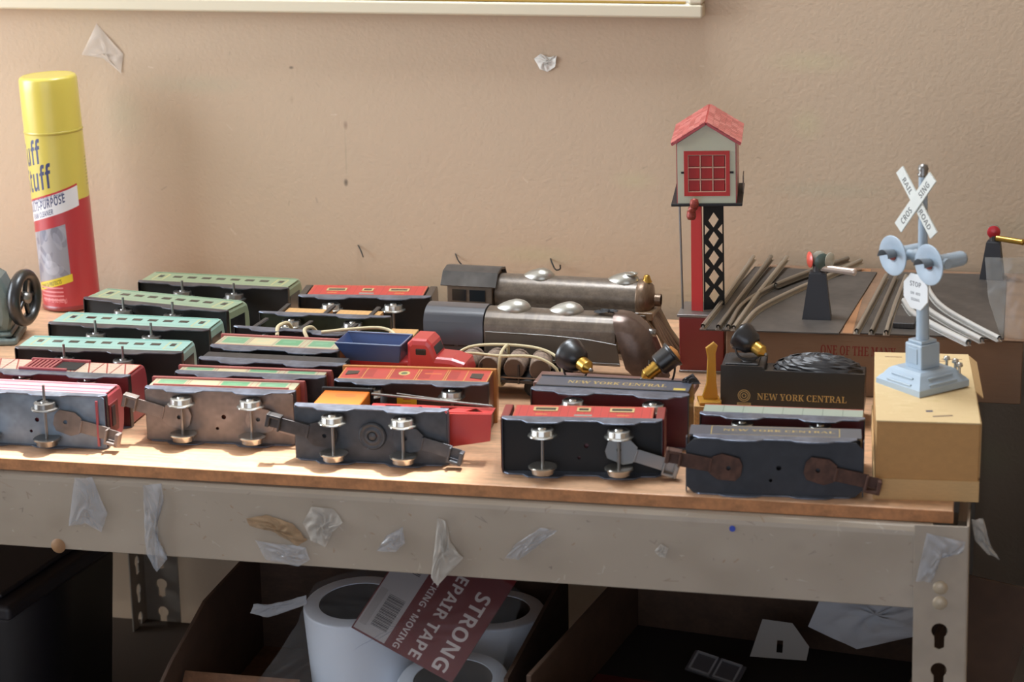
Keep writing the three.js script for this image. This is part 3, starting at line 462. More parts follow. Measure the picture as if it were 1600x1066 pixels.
function searchlight(parent, at, dir, drum) {
  // a round lamp housing with its brass screw base showing, on a bent bracket
  const g = thing0(parent.userData.lamp || 'searchlight', parent); g.position.set(...at); const k = parent.userData.size || 1;
  const h = thing0('x', g); h.name = 'lamp_head'; h.quaternion.setFromUnitVectors(new THREE.Vector3(0, 1, 0), V(dir).normalize());
  if (drum) mesh('housing', lathe([[0, 0.005], [0.0075, 0.0048], [0.0095, 0.003], [0.0098, -0.0085], [0.011, -0.0095], [0.0114, -0.0115], [0.0102, -0.012], [0.0098, -0.0085]], 28), M.black, h);
  else mesh('housing', lathe([[0.0045, 0.007], [0.0065, 0.0075], [0.0105, 0.003], [0.012, -0.003], [0.0132, -0.006], [0.0138, -0.009], [0.0132, -0.0105], [0.0118, -0.008]], 28), M.black, h);
  mesh('lens', lathe([[0, -0.012], [0.006, -0.0108], [0.0078, -0.0085]], 20).scale(drum ? 1 : 1.5, drum ? 1.3 : 0.9, drum ? 1 : 1.5), drum ? std('#c98a4e', 0.3, 0.2) : std('#8a7b6c', 0.2, 0.4), h);
  const pts = [[0.0056, 0.004]]; for (let k = 0; k < 5; k++) pts.push([0.006, 0.007 + k * 0.0022], [0.0051, 0.0081 + k * 0.0022]); pts.push([0.003, 0.0195], [0.0016, 0.0205]);
  mesh('bulb_base', lathe(pts, 20), M.brass, h);
  mesh('bulb_contact', lathe([[0.0018, 0.0202], [0.0016, 0.0225], [0, 0.023]], 12), M.steel, h);
  h.scale.setScalar(k); const y = -at[1] + (parent.userData.deck || 0);
  mesh('bracket', [tube([[-0.013, 0.002, 0], [-0.013, -0.008, 0.001], [-0.009, y + 0.003, 0.002], [0.002, y + 0.001, 0.003]], 0.0011), tube([[0.013, -0.002, 0.0], [0.0125, -0.01, 0.001], [0.009, y + 0.003, 0.003], [0.0, y + 0.001, 0.003]], 0.0011), lathe([[0.001, 0.002], [0.007, 0.0015], [0.0075, 0]], 16).translate(0, y, 0.003)], M.darkSteel, g);
  return g;
}
{
  const t = thing('searchlight_stand', 'black toy searchlight with brass bulb base standing on the upright coal tender', 'searchlight', [0.418, 0.0606, -0.252], 0.2);
  t.userData.deck = 0; t.userData.lamp = 'lamp'; t.userData.size = 1.12; searchlight(t, [0.002, 0.0185, 0], [0.75, -0.45, 0.7], false);
  delete t.userData.deck; delete t.userData.lamp; delete t.userData.size;
}
// floodlight car
{
  const t = thing('floodlight_car', 'flat brown toy car with two black floodlights showing brass screw bases', 'toy train car', [0.287, 0, -0.243], -0.02);
  mesh('deck', span(-0.082, 0.082, 0.026, 0.0345, -0.02, 0.02, 0.0015), tin('#7b5a52', 0.45), t);
  mesh('frame', [span(-0.078, 0.078, 0.014, 0.026, -0.016, 0.016, 0.001)], M.blackMatt, t);
  for (const x of [-0.05, 0.05]) for (const s of [1, -1]) mesh('wheel', (s > 0 ? wheelG : wheelF).clone().rotateX(Math.PI / 2), M.blackMatt, t).position.set(x, 0.0137, s * 0.0185);
  t.userData.deck = 0.0345; t.userData.size = 1.25; t.userData.lamp = 'floodlight';
  searchlight(t, [-0.041, 0.0565, 0.004], [0.75, -0.25, 0.65], false); searchlight(t, [0.048, 0.057, 0.004], [-0.75, -0.62, 0.35], true); t.children.filter((c) => c.name === 'floodlight')[1].name = 'floodlight_001';
  delete t.userData.deck; delete t.userData.size; delete t.userData.lamp;
}
// dump truck
{
  const t = thing('dump_truck', 'red toy dump truck with a blue tipping bed, behind the red box car', 'toy truck', [0.062, 0, -0.252], -0.02);
  const rd = tin('#c23a3a', 0.3);
  mesh('chassis', [span(-0.056, 0.066, 0.014, 0.046, -0.015, 0.015, 0.003)], M.red, t);
  // bed: four flared walls and a floor
  const wall = (a, b, c, d) => { const g = new THREE.BufferGeometry(), A = [a, b, c, d].map(V), n = A[1].clone().sub(A[0]).cross(A[3].clone().sub(A[0])).normalize().multiplyScalar(0.001), q = [...A, ...A.map((v) => v.clone().add(n))];
    g.setAttribute('position', new THREE.Float32BufferAttribute(q.flatMap((v) => v.toArray()), 3)); g.setIndex([0, 1, 2, 0, 2, 3, 4, 6, 5, 4, 7, 6, 0, 4, 1, 1, 4, 5, 1, 5, 2, 2, 5, 6, 2, 6, 3, 3, 6, 7, 3, 7, 0, 0, 7, 4]); g.setAttribute('uv', new THREE.Float32BufferAttribute(new Float32Array(16), 2)); return toCreasedNormals(g, 0.3); };
  const [xl, xr, yb, yt, zf, zb] = [-0.067, 0.003, 0.044, 0.064, 0.022, -0.022], k = 0.008;
  const T = [[xl, yt, zf], [xr, yt, zf], [xr, yt, zb], [xl, yt, zb]], Bt = [[xl + k * 1.4, yb, zf - k], [xr - k * 0.5, yb, zf - k], [xr - k * 0.5, yb, zb + k], [xl + k * 1.4, yb, zb + k]];
  const bed = thing0('bed', t);
  mesh('bed_side', wall(Bt[0], Bt[1], T[1], T[0]), M.blue, bed); mesh('bed_side', wall(Bt[2], Bt[3], T[3], T[2]), M.blue, bed); mesh('bed_end', wall(Bt[1], Bt[2], T[2], T[1]), M.blue, bed);
  mesh('tail_gate', wall(Bt[3], Bt[0], T[0], T[3]), M.blue, bed); mesh('bed_floor', wall(Bt[0], Bt[3], Bt[2], Bt[1]), M.blue, bed);
  mesh('bed_rim', [rod(T[0], T[1], 0.0008), rod(T[2], T[3], 0.0008), rod(T[1], T[2], 0.0008)], std('#8e9bb4', 0.3, 0.4), bed);
  const prof = shape([[0.004, 0.016], [0.068, 0.016], [0.069, 0.026], [0.066, 0.034], [0.052, 0.037], [0.036, 0.0375], [0.031, 0.047], [0.026, 0.0505], [0.01, 0.0505], [0.005, 0.047]]);
  mesh('cab', ext(prof, 0.038, 0.004, 10).scale(1, 1.4, 1).translate(0.004, 0, -0.019), rd, t);
  mesh('side_window', span(0.0175, 0.0305, 0.0535, 0.062, -0.0193, 0.0193, 0.002), M.glassDark, t);
  mesh('windscreen', span(-0.0006, 0.0006, 0, 0.0085, -0.0135, 0.0135).rotateZ(0.42).translate(0.0392, 0.0545, 0), M.glassDark, t);
  mesh('fender', [box(0.024, 0.012, 0.009, 0.054, 0.02, 0.018, 0.004), box(0.024, 0.012, 0.009, 0.054, 0.02, -0.018, 0.004)], rd, t);
  for (const [x, z] of [[-0.036, 0.017], [-0.036, -0.017], [0.053, 0.017], [0.053, -0.017]]) mesh('wheel', lathe([[0, 0.003], [0.005, 0.0035], [0.0095, 0.003], [0.0105, 0.0015], [0.0105, -0.0015], [0.0095, -0.003], [0, -0.003]], 22).rotateX(Math.PI / 2), M.blackMatt, t).position.set(x, 0.0105, z);
}
// log car
{
  const t = thing('log_car', 'open toy flat car carrying short logs held down by rubber bands', 'toy train car', [0.158, 0, -0.295], -0.02);
  mesh('deck', span(-0.056, 0.06, 0.016, 0.02, -0.02, 0.02, 0.001), M.darkSteel, t);
  mesh('side_rail', [span(-0.056, 0.06, 0.022, 0.0235, 0.02, 0.0212), span(-0.056, 0.06, 0.022, 0.0235, -0.0212, -0.02)], M.steel, t);
  mesh('post', [-0.055, -0.02, 0.02, 0.0585].flatMap((x) => [span(x, x + 0.002, 0.016, 0.036, 0.019, 0.021), span(x, x + 0.002, 0.016, 0.036, -0.021, -0.019)]), M.darkSteel, t);
  for (const x of [-0.036, 0.036]) for (const s of [1, -1]) mesh('wheel', (s > 0 ? wheelG : wheelF).clone().rotateX(Math.PI / 2).scale(0.8, 0.8, 0.8), M.blackMatt, t).position.set(x, 0.011, s * 0.016);
  const bark = blotch('#8b7768', 0.5, 0.75, 0, 6, 91), cut = std('#6e5b4d', 0.8);
  const spots = [[-0.037, 0.0315], [-0.011, 0.0318], [0.0145, 0.0315], [0.04, 0.0316]];
  spots.forEach(([x, y], i) => {
    const g = thing('toy_log', ['grey brown toy log on the log car, leftmost of the row under the rubber bands', 'grey brown toy log on the log car, second from the left in the row', 'grey brown toy log on the log car, third from the left in the row', 'grey brown toy log on the log car, rightmost of the row'][i], 'log', [t.position.x + x, y, t.position.z], -0.15 + 0.1 * i, 'logs on the log car');
    mesh('bark', lathe([[0.01, -0.019], [0.0112, -0.0185], [0.0115, 0], [0.0112, 0.0185], [0.01, 0.019]], 20).rotateX(Math.PI / 2), bark, g);
    mesh('cut_end', new THREE.CircleGeometry(0.0101, 20).translate(0, 0, 0.019), cut, g); mesh('cut_end', new THREE.CircleGeometry(0.0101, 20).rotateY(Math.PI).translate(0, 0, -0.019), cut, g);
  });
  const b = mesh('rubber_band', [tube([[-0.056, 0.03, 0.022], [-0.04, 0.045, 0.0205], [0.0, 0.0452, 0.0205], [0.042, 0.045, 0.0205], [0.062, 0.033, 0.0215], [0.0625, 0.018, 0.02]], 0.0016), tube([[-0.056, 0.034, -0.012], [-0.037, 0.0448, -0.012], [0.04, 0.0448, -0.012], [0.0622, 0.034, 0.0], [0.0625, 0.016, 0.01]], 0.0016)], M.rubber); b.position.copy(t.position); tag(b, 'tan rubber band stretched lengthwise over the logs', 'rubber band');
  const b2 = mesh('rubber_band', tube([[0.0, 0.02, 0.0235], [0.001, 0.04, 0.0225], [0.0015, 0.0468, 0.019], [0.0015, 0.0468, -0.016], [0.0, 0.04, -0.0225], [0, 0.014, -0.022], [0, 0.0135, 0.02]], 0.0018, 40, 8, true), M.rubber); b2.position.copy(t.position); tag(b2, 'tan rubber band wrapped crosswise around the middle of the log car', 'rubber band');
}
// ---------------------------------------------------------------- locomotives
function dome(t, x, y, h, mat, open) {
  // teardrop shaped dome
  const g = new THREE.SphereGeometry(1, 26, 14), p = g.attributes.position;
  for (let i = 0; i < p.count; i++) { const a = p.getX(i); p.setXYZ(i, x + a * 0.0165 + (a < 0 ? a * 0.007 : 0), y + Math.max(-0.004, p.getY(i) * h * 1.2 + (a < 0 ? a * 0.004 : 0)), p.getZ(i) * 0.0125 * (a < 0 ? 1 + a * 0.35 : 1)); }
  g.computeVertexNormals(); mesh('dome', g, mat, t);
  if (open) mesh('chimney', lathe([[0.0066, 0.0], [0.0066, 0.0035], [0.0082, 0.0052], [0.006, 0.0052], [0.005, 0.001]], 22).translate(x + 0.006, y + h * 0.5, 0), mat, t);
}
{
  const wheelD = (r) => [new THREE.TorusGeometry(r - 0.0015, 0.0018, 8, 28), lathe([[0, 0.003], [0.003, 0.003], [0.0035, -0.001], [0, -0.001]], 14).rotateX(Math.PI / 2), ...Array.from({ length: 8 }, (_, k) => rod([0, 0, 0], [Math.cos(k * Math.PI / 4) * r, Math.sin(k * Math.PI / 4) * r, 0], 0.0009))];
  // front: streamlined with a sloping nose
  const t = thing('streamlined_locomotive', 'dark streamlined toy locomotive with brown sloping nose and two smooth domes, nearer one', 'toy locomotive', [0.172, 0, -0.362], -0.035);
  const sec = (x, w, top, bot, k = 1) => { const q = []; for (let i = 0; i <= 18; i++) { const a = i / 18 * Math.PI, c = Math.cos(a), s = Math.sin(a); q.push([x, bot + (top - bot) * (0.5 + 0.5 * Math.sign(s) * Math.abs(s) ** 0.78 * k) * (i === 0 || i === 18 ? 0 : 1) + (i === 0 || i === 18 ? 0 : 0), -c * w]); } return q; };
  const loft = (secs) => { const n = secs[0].length, pos = secs.flat(2), idx = []; for (let i = 0; i < secs.length - 1; i++) for (let k = 0; k < n - 1; k++) { const a = i * n + k; idx.push(a, a + 1, a + n, a + 1, a + n + 1, a + n); }
    for (const b of [0, (secs.length - 1) * n]) for (let k = 1; k < n - 1; k++) idx.push(b, b + k, b + k + 1);
    const g = new THREE.BufferGeometry(); g.setAttribute('position', new THREE.Float32BufferAttribute(pos, 3)); g.setIndex(idx); g.setAttribute('uv', new THREE.Float32BufferAttribute(pos.length ? secs.flat().flatMap((v) => [v[0] * 3, v[1] * 3 + v[2]]) : [], 2)); return toCreasedNormals(g, 0.6); };
  mesh('boiler', loft([[-0.045, 0.0235, 0.074, 0.03], [0.03, 0.0235, 0.074, 0.03], [0.098, 0.0235, 0.074, 0.03]].map((a) => sec(...a))), M.loco, t);
  mesh('skirt', [ext(shape([[-0.043, 0.022], [0.104, 0.022], [0.1, 0.046], [0.03, 0.0515], [-0.043, 0.0525]]), 0.0014, 0.0004).translate(0, 0, 0.0235), ext(shape([[-0.043, 0.022], [0.104, 0.022], [0.1, 0.046], [0.03, 0.0515], [-0.043, 0.0525]]), 0.0014, 0.0004).translate(0, 0, -0.0249)], tin('#5d544b', 0.3), t);
  mesh('side_trim', [tube([[-0.043, 0.0525, 0.0252], [0.03, 0.0518, 0.0252], [0.07, 0.0495, 0.0252], [0.1, 0.0455, 0.0252]], 0.0008), span(-0.043, 0.104, 0.0225, 0.0255, 0.0245, 0.0262, 0.0008)], M.steel, t);
  const nose = []; for (const [x, w, top, bot] of [[0.093, 0.0252, 0.0765, 0.02], [0.1, 0.026, 0.077, 0.012], [0.109, 0.0258, 0.0758, 0.007], [0.116, 0.0245, 0.072, 0.005], [0.122, 0.0222, 0.065, 0.004], [0.1265, 0.0185, 0.056, 0.004], [0.129, 0.0125, 0.044, 0.004]]) nose.push(sec(x, w, top, bot).map(([a, b, c]) => [a + (0.076 - b) * 0.3, b, c]));
  mesh('nose', loft(nose), blotch('#5e4c42', 0.3, 0.3, 0.35, 4, 95), t, 'brown sloping nose');
  mesh('headlight', lathe([[0, 0.006], [0.004, 0.005], [0.005, 0], [0.005, -0.006]], 18).rotateZ(-Math.PI / 2).translate(0.132, 0.054, 0), M.steel, t);
  mesh('cab', [loft([[-0.112, 0.0245, 0.0755, 0.036], [-0.046, 0.0245, 0.0755, 0.036]].map((a) => sec(...a))), span(-0.11, -0.05, 0.012, 0.045, -0.022, 0.022, 0.002)], tin('#4c4d52', 0.26), t);
  mesh('cab_window', [span(-0.096, -0.078, 0.034, 0.045, 0.0222, 0.0228), span(-0.074, -0.058, 0.034, 0.045, 0.0222, 0.0228)], M.glassDark, t);
  dome(t, -0.015, 0.0735, 0.0085, std('#b9b6ac', 0.35, 0.75)); dome(t, 0.043, 0.0735, 0.0085, std('#b9b6ac', 0.35, 0.75));
  mesh('chimney', [scrap([[-0.012, -0.005], [0.01, -0.006], [0.014, 0.004], [-0.008, 0.006]], 0.004).rotateX(-Math.PI / 2).translate(0.084, 0.0745, 0.004)], M.blackMatt, t);
  mesh('motor', [span(-0.105, 0.05, 0.008, 0.03, -0.014, 0.014, 0.002)], M.blackMatt, t);
  for (const x of [-0.085, -0.052, -0.02, 0.012]) for (const s of [1, -1]) mesh('driving_wheel', wheelD(0.0145), M.blackMatt, t).position.set(x, 0.0145, s * 0.018);
  mesh('copper_plate', span(-0.094, -0.064, 0.024, 0.031, 0.0145, 0.0155), std('#a5683f', 0.35, 0.8), t);
  // back: boiler front and pilot at the right
  const u = thing('steam_locomotive', 'dark brown toy steam locomotive standing at the back against the wall, ribbed pilot at right', 'toy locomotive', [0.175, 0, -0.462], -0.04);
  mesh('boiler', [rod([-0.06, 0.064, 0], [0.105, 0.064, 0], 0.0215, 0.0215, 32), span(-0.06, 0.104, 0.03, 0.062, -0.0205, 0.0205, 0.002)], M.loco, u);
  mesh('boiler_front', [lathe([[0, 0.014], [0.006, 0.013], [0.008, 0.01], [0.017, 0.008], [0.0205, 0.004], [0.0225, 0], [0.0225, -0.006], [0.0205, -0.008]], 32).rotateZ(-Math.PI / 2).translate(0.106, 0.064, 0), lathe([[0.006, 0.008], [0.007, 0.008], [0.007, 0]], 18).rotateZ(-Math.PI / 2).translate(0.116, 0.064, 0)], blotch('#7b6450', 0.3, 0.35, 0.5, 4, 96), u);
  mesh('running_board', [span(-0.06, 0.112, 0.0505, 0.0525, -0.026, 0.026, 0.0006)], M.loco, u);
  mesh('handrail', tube([[-0.058, 0.0545, 0.0262], [0.02, 0.0545, 0.0262], [0.104, 0.0545, 0.0262]], 0.0007), M.steel, u);
  mesh('cab', [alongX(shape([[-0.024, 0.04], [-0.024, 0.078], [-0.015, 0.088], [0, 0.0905], [0.015, 0.088], [0.024, 0.078], [0.024, 0.04]]), 0.052, 0.0008).translate(-0.088, 0, 0)], M.loco, u);
  mesh('cab_roof', [alongX(shape([[-0.0265, 0.0755], [-0.016, 0.0895], [0, 0.0925], [0.016, 0.0895], [0.0265, 0.0755], [0.0255, 0.0745], [0.015, 0.087], [0, 0.09], [-0.015, 0.087], [-0.0255, 0.0745]]), 0.064, 0.0004).translate(-0.089, 0, 0)], blotch('#55504c', 0.4, 0.4, 0.3, 5, 97), u);
  mesh('cab_window', [span(-0.108, -0.092, 0.058, 0.071, 0.0238, 0.0246), span(-0.088, -0.07, 0.058, 0.071, 0.0238, 0.0246)], M.glassDark, u);
  dome(u, -0.012, 0.083, 0.009, std('#b5b2a8', 0.3, 0.85)); dome(u, 0.084, 0.083, 0.009, std('#b5b2a8', 0.3, 0.85), true);
  mesh('bell', lathe([[0, 0.008], [0.003, 0.0075], [0.0045, 0.003], [0.006, 0]], 16).translate(0.108, 0.084, 0), M.brass, u);
  mesh('steam_chest', span(0.074, 0.1, 0.02, 0.036, -0.026, 0.026, 0.002), M.blackMatt, u);
  const pil = thing0('pilot', u); pil.position.set(0.112, 0, 0); pil.scale.set(1.25, 1.45, 1);
  for (let k = 0; k < 9; k++) { const z = -0.024 + k * 0.006; mesh('pilot_bar', rod([0.004, 0.034, z * 0.85], [0.03 - Math.abs(z) * 0.35, 0.004, z], 0.0019, 0.0019, 8), tin('#7d6349', 0.38), pil); }
  mesh('pilot_sheet', new THREE.BoxGeometry(0.0016, 0.042, 0.05).rotateZ(0.72).translate(0.012, 0.02, 0), tin('#6b543d', 0.4), pil);
  mesh('pilot_beam', span(-0.01, 0.006, 0.032, 0.038, -0.025, 0.025, 0.001), tin('#7d6349', 0.38), pil); mesh('pilot_beam', span(0.018, 0.024, 0.002, 0.006, -0.024, 0.024, 0.001), tin('#7d6349', 0.38), pil);
  mesh('frame', span(-0.1, 0.11, 0.012, 0.03, -0.014, 0.014, 0.002), M.blackMatt, u);
  for (const x of [-0.085, -0.05, -0.015, 0.02]) for (const s of [1, -1]) mesh('driving_wheel', wheelD(0.0155), M.blackMatt, u).position.set(x, 0.0155, s * 0.018);
}
// ---------------------------------------------------------------- tower
{
  const t = thing('signal_tower', 'red and cream toy watch house on a tall lattice pole with a red base', 'toy tower', [0.353, 0, -0.425], 0.0); t.rotation.z = 0.018;
  mesh('base', [span(-0.0245, 0.024, 0.002, 0.062, -0.026, 0.026, 0.0015)], M.darkRed, t);
  mesh('base_cap', [span(-0.0265, 0.0255, 0.062, 0.0655, -0.028, 0.028, 0.001), span(-0.025, 0.0245, 0, 0.003, -0.027, 0.027, 0.0008)], std('#8b8480', 0.35, 0.5), t);
  // lattice post: two flanges, black web with diamond openings
  const dia = (y) => [[0, y - 0.0085], [0.0058, y], [0, y + 0.0085], [-0.0058, y]];
  const tri = (y, s) => { const q = [[s * 0.0098, y - 0.006], [s * 0.0098, y + 0.006], [s * 0.0045, y]]; return s > 0 ? q.reverse() : q; };
  const hs = []; for (let k = 0; k < 5; k++) { hs.push(dia(0.081 + k * 0.0208)); if (k < 4) hs.push(tri(0.0914 + k * 0.0208, 1), tri(0.0914 + k * 0.0208, -1)); }
  mesh('lattice', ext(shape([[-0.0115, 0.066], [0.0115, 0.066], [0.011, 0.182], [-0.011, 0.182]], hs), 0.0016).rotateY(0.42).translate(0.0105, 0, 0.004), M.blackMatt, t);
  mesh('post', [ext(shape([[-0.0065, 0.066], [0.0065, 0.066], [0.006, 0.182], [-0.006, 0.182]]), 0.0016).rotateY(-0.25).translate(-0.006, 0, 0.0125)], M.red, t, 'red flange of the pole');
  mesh('wire_rod', rod([-0.0235, 0.0655, 0.004], [-0.0255, 0.182, 0.004], 0.0012), M.steel, t);
  mesh('ladder_figure', [lathe([[0, 0.005], [0.004, 0.0035], [0.005, -0.001], [0.004, -0.005], [0, -0.006]], 16).scale(1, 1, 0.8).translate(-0.004, 0.1905, 0.042), lathe([[0, 0.004], [0.0045, 0.003], [0.0052, -0.003], [0.004, -0.006], [0, -0.0065]], 16).translate(-0.008, 0.178, 0.038), rod([-0.004, 0.186, 0.041], [-0.008, 0.182, 0.039], 0.004)], blotch('#8a3b30', 0.6, 0.45, 0.3, 6, 98), t, 'rusty red bracket under the house window');
  const h = thing0('house', t); h.position.set(0.001, 0.184, -0.03); h.rotation.y = 0.1;
  mesh('floor_plate', span(-0.0375, 0.0375, -0.001, 0.002, -0.055, 0.055, 0.0008), M.blackMatt, h);
  const wallM = tin('#c6c7ac', 0.5), redW = tin('#a8322f', 0.45);
  const win = rect(-0.0215, 0.0225, 0.012, 0.056);
  mesh('front_wall', ext(shape([[-0.0305, 0.002], [0.0305, 0.002], [0.0305, 0.066], [0, 0.0855], [-0.0305, 0.066]], [win.slice().reverse()]), 0.0014).translate(0, 0, 0.0505), wallM, h);
  mesh('back_wall', ext(shape([[-0.0305, 0.002], [0.0305, 0.002], [0.0305, 0.066], [0, 0.0855], [-0.0305, 0.066]]), 0.0014).translate(0, 0, -0.052), wallM, h);
  for (const s of [-1, 1]) mesh('side_wall', span(s > 0 ? 0.0295 : -0.0315, s > 0 ? 0.0315 : -0.0295, 0.002, 0.067, -0.052, 0.0515), redW, h);
  const wn = mesh('window', [0, 1, 2].flatMap((i) => []).concat([ext(shape(rect(-0.0235, 0.0245, 0.01, 0.058), [rect(-0.0195, 0.0205, 0.014, 0.054).reverse()]), 0.0018).translate(0, 0, 0.0515)]), std('#ba2c26', 0.5), h);
  for (let i = 0; i < 3; i++) for (let j = 0; j < 3; j++) mesh('pane', span(-0.0185 + i * 0.0131, -0.0073 + i * 0.0131, 0.0152 + j * 0.013, 0.0264 + j * 0.013, 0.0495, 0.0502), std('#b3241f', 0.5), wn);
  mesh('glazing_bar', [0, 1].flatMap((k) => [span(-0.0069 + k * 0.0131, -0.0059 + k * 0.0131, 0.014, 0.054, 0.0505, 0.0525), span(-0.0195, 0.0205, 0.0268 + k * 0.013, 0.0278 + k * 0.013, 0.0505, 0.0525)]).concat([span(-0.0195, -0.0187, 0.014, 0.054, 0.0505, 0.0524), span(0.0197, 0.0205, 0.014, 0.054, 0.0505, 0.0524), span(-0.0195, 0.0205, 0.014, 0.0148, 0.0505, 0.0524), span(-0.0195, 0.0205, 0.0532, 0.054, 0.0505, 0.0524)]), std('#d9ab95', 0.5), wn);
  for (const s of [-1, 1]) mesh('hinge', span(s > 0 ? 0.0245 : -0.0265, s > 0 ? 0.0285 : -0.0235, 0.034, 0.036, 0.0515, 0.0532), M.blackMatt, h);
  // roof of shingles in rows
  for (const s of [-1, 1]) {
    const r = thing0('roof_slope', h); r.position.set(0, 0.089, 0); r.rotation.z = s > 0 ? -0.555 : 0.555; if (s < 0) r.name = 'roof_slope_001';
    mesh('roof_sheet', span(s > 0 ? 0 : -0.0432, s > 0 ? 0.0432 : 0, -0.0022, 0, -0.0575, 0.0575), redW, r);
    const cols = [tin('#b85450', 0.45), tin('#a84642', 0.45), tin('#c06660', 0.45)];
    for (let i = 0; i < 6; i++) for (let j = 0; j < 12; j++) { const a = i * 0.0071 + 0.0005, z = -0.0572 + j * 0.00953; mesh('shingle', new THREE.BoxGeometry(0.0069, 0.0008, 0.0092).rotateZ(s > 0 ? 0.06 : -0.06).translate(s * (a + 0.0036), 0.0006, z + 0.0043), cols[(rnd() * 3) | 0], r); }
  }
  mesh('balcony_rail', span(0.0365, 0.0375, 0.002, 0.02, -0.03, -0.002), M.brownTin, h);
}
// ---------------------------------------------------------------- carton with the switches
{
  const kraft = blotch('#84664e', 0.18, 0.8, 0, 3, 101);
  const t = thing('flat_carton', 'flat brown carton with red lettering under the two track switches', 'carton', [0, 0, 0], 0.0);
  const tex = canvasTex(2048, 256, (g, w, h) => { g.fillStyle = '#84664e'; g.fillRect(0, 0, w, h); for (let i = 0; i < 300; i++) { g.globalAlpha = 0.08; g.fillStyle = rnd() < 0.5 ? '#6f4629' : '#a87a54'; g.fillRect(rr(0, w), rr(0, h), rr(20, 160), rr(1, 4)); } g.globalAlpha = 1; g.fillStyle = '#7d2a20'; g.font = 'bold 54px serif'; g.fillText('ONE OF THE MANY', 660, 84, 600); });
  mesh('carton_box', span(0.386, 0.688, 0.0, 0.0665, -0.625, -0.341, 0.001), kraft, t);
  mesh('front_print', uvBox(span(0.387, 0.687, 0.001, 0.0655, -0.3409, -0.3404), 'x', 'y'), std('#ffffff', 0.8, 0, { map: tex }), t);
  mesh('lid', [span(0.3855, 0.6885, 0.0665, 0.0678, -0.6255, -0.34, 0.0005)], kraft, t);
  const seam = mesh('tape_seam', span(0.506, 0.516, 0.0678, 0.0681, -0.62, -0.341), std('#a87650', 0.5), t);
}
function trackSwitch(name, label, quad, rails, y) {
  const t = thing(name, label, 'toy track');
  mesh('base_plate', plateXZ(shape(quad.map(([x, z]) => [x, -z])), 0.002, y, 0.0005), blotch('#544d47', 0.35, 0.5, 0.2, 5, 111), t);
  const rm = [std('#c6bfb2', 0.3, 0.85), std('#a39b8f', 0.34, 0.85)], bright = std('#d6d4cf', 0.34, 0.45);
  rails.forEach((r, i) => {
    const cv = new THREE.CatmullRomCurve3(r.p.map(([x, z, h]) => new THREE.Vector3(x, y + 0.002 + (h || 0), z))), pts = cv.getPoints(20).map((v) => v.toArray());
    const up = pts.map(([a, b, c]) => [a, b + 0.0042, c]);
    mesh('rail', [sweep(pts, 0.0018, 0.0045), sweep(pts, 0.0065, 0.0008), tube(up, r.w || 0.0023, 30, 8)], r.bright ? bright : rm[i % 2], t);
  });
  return t;
}
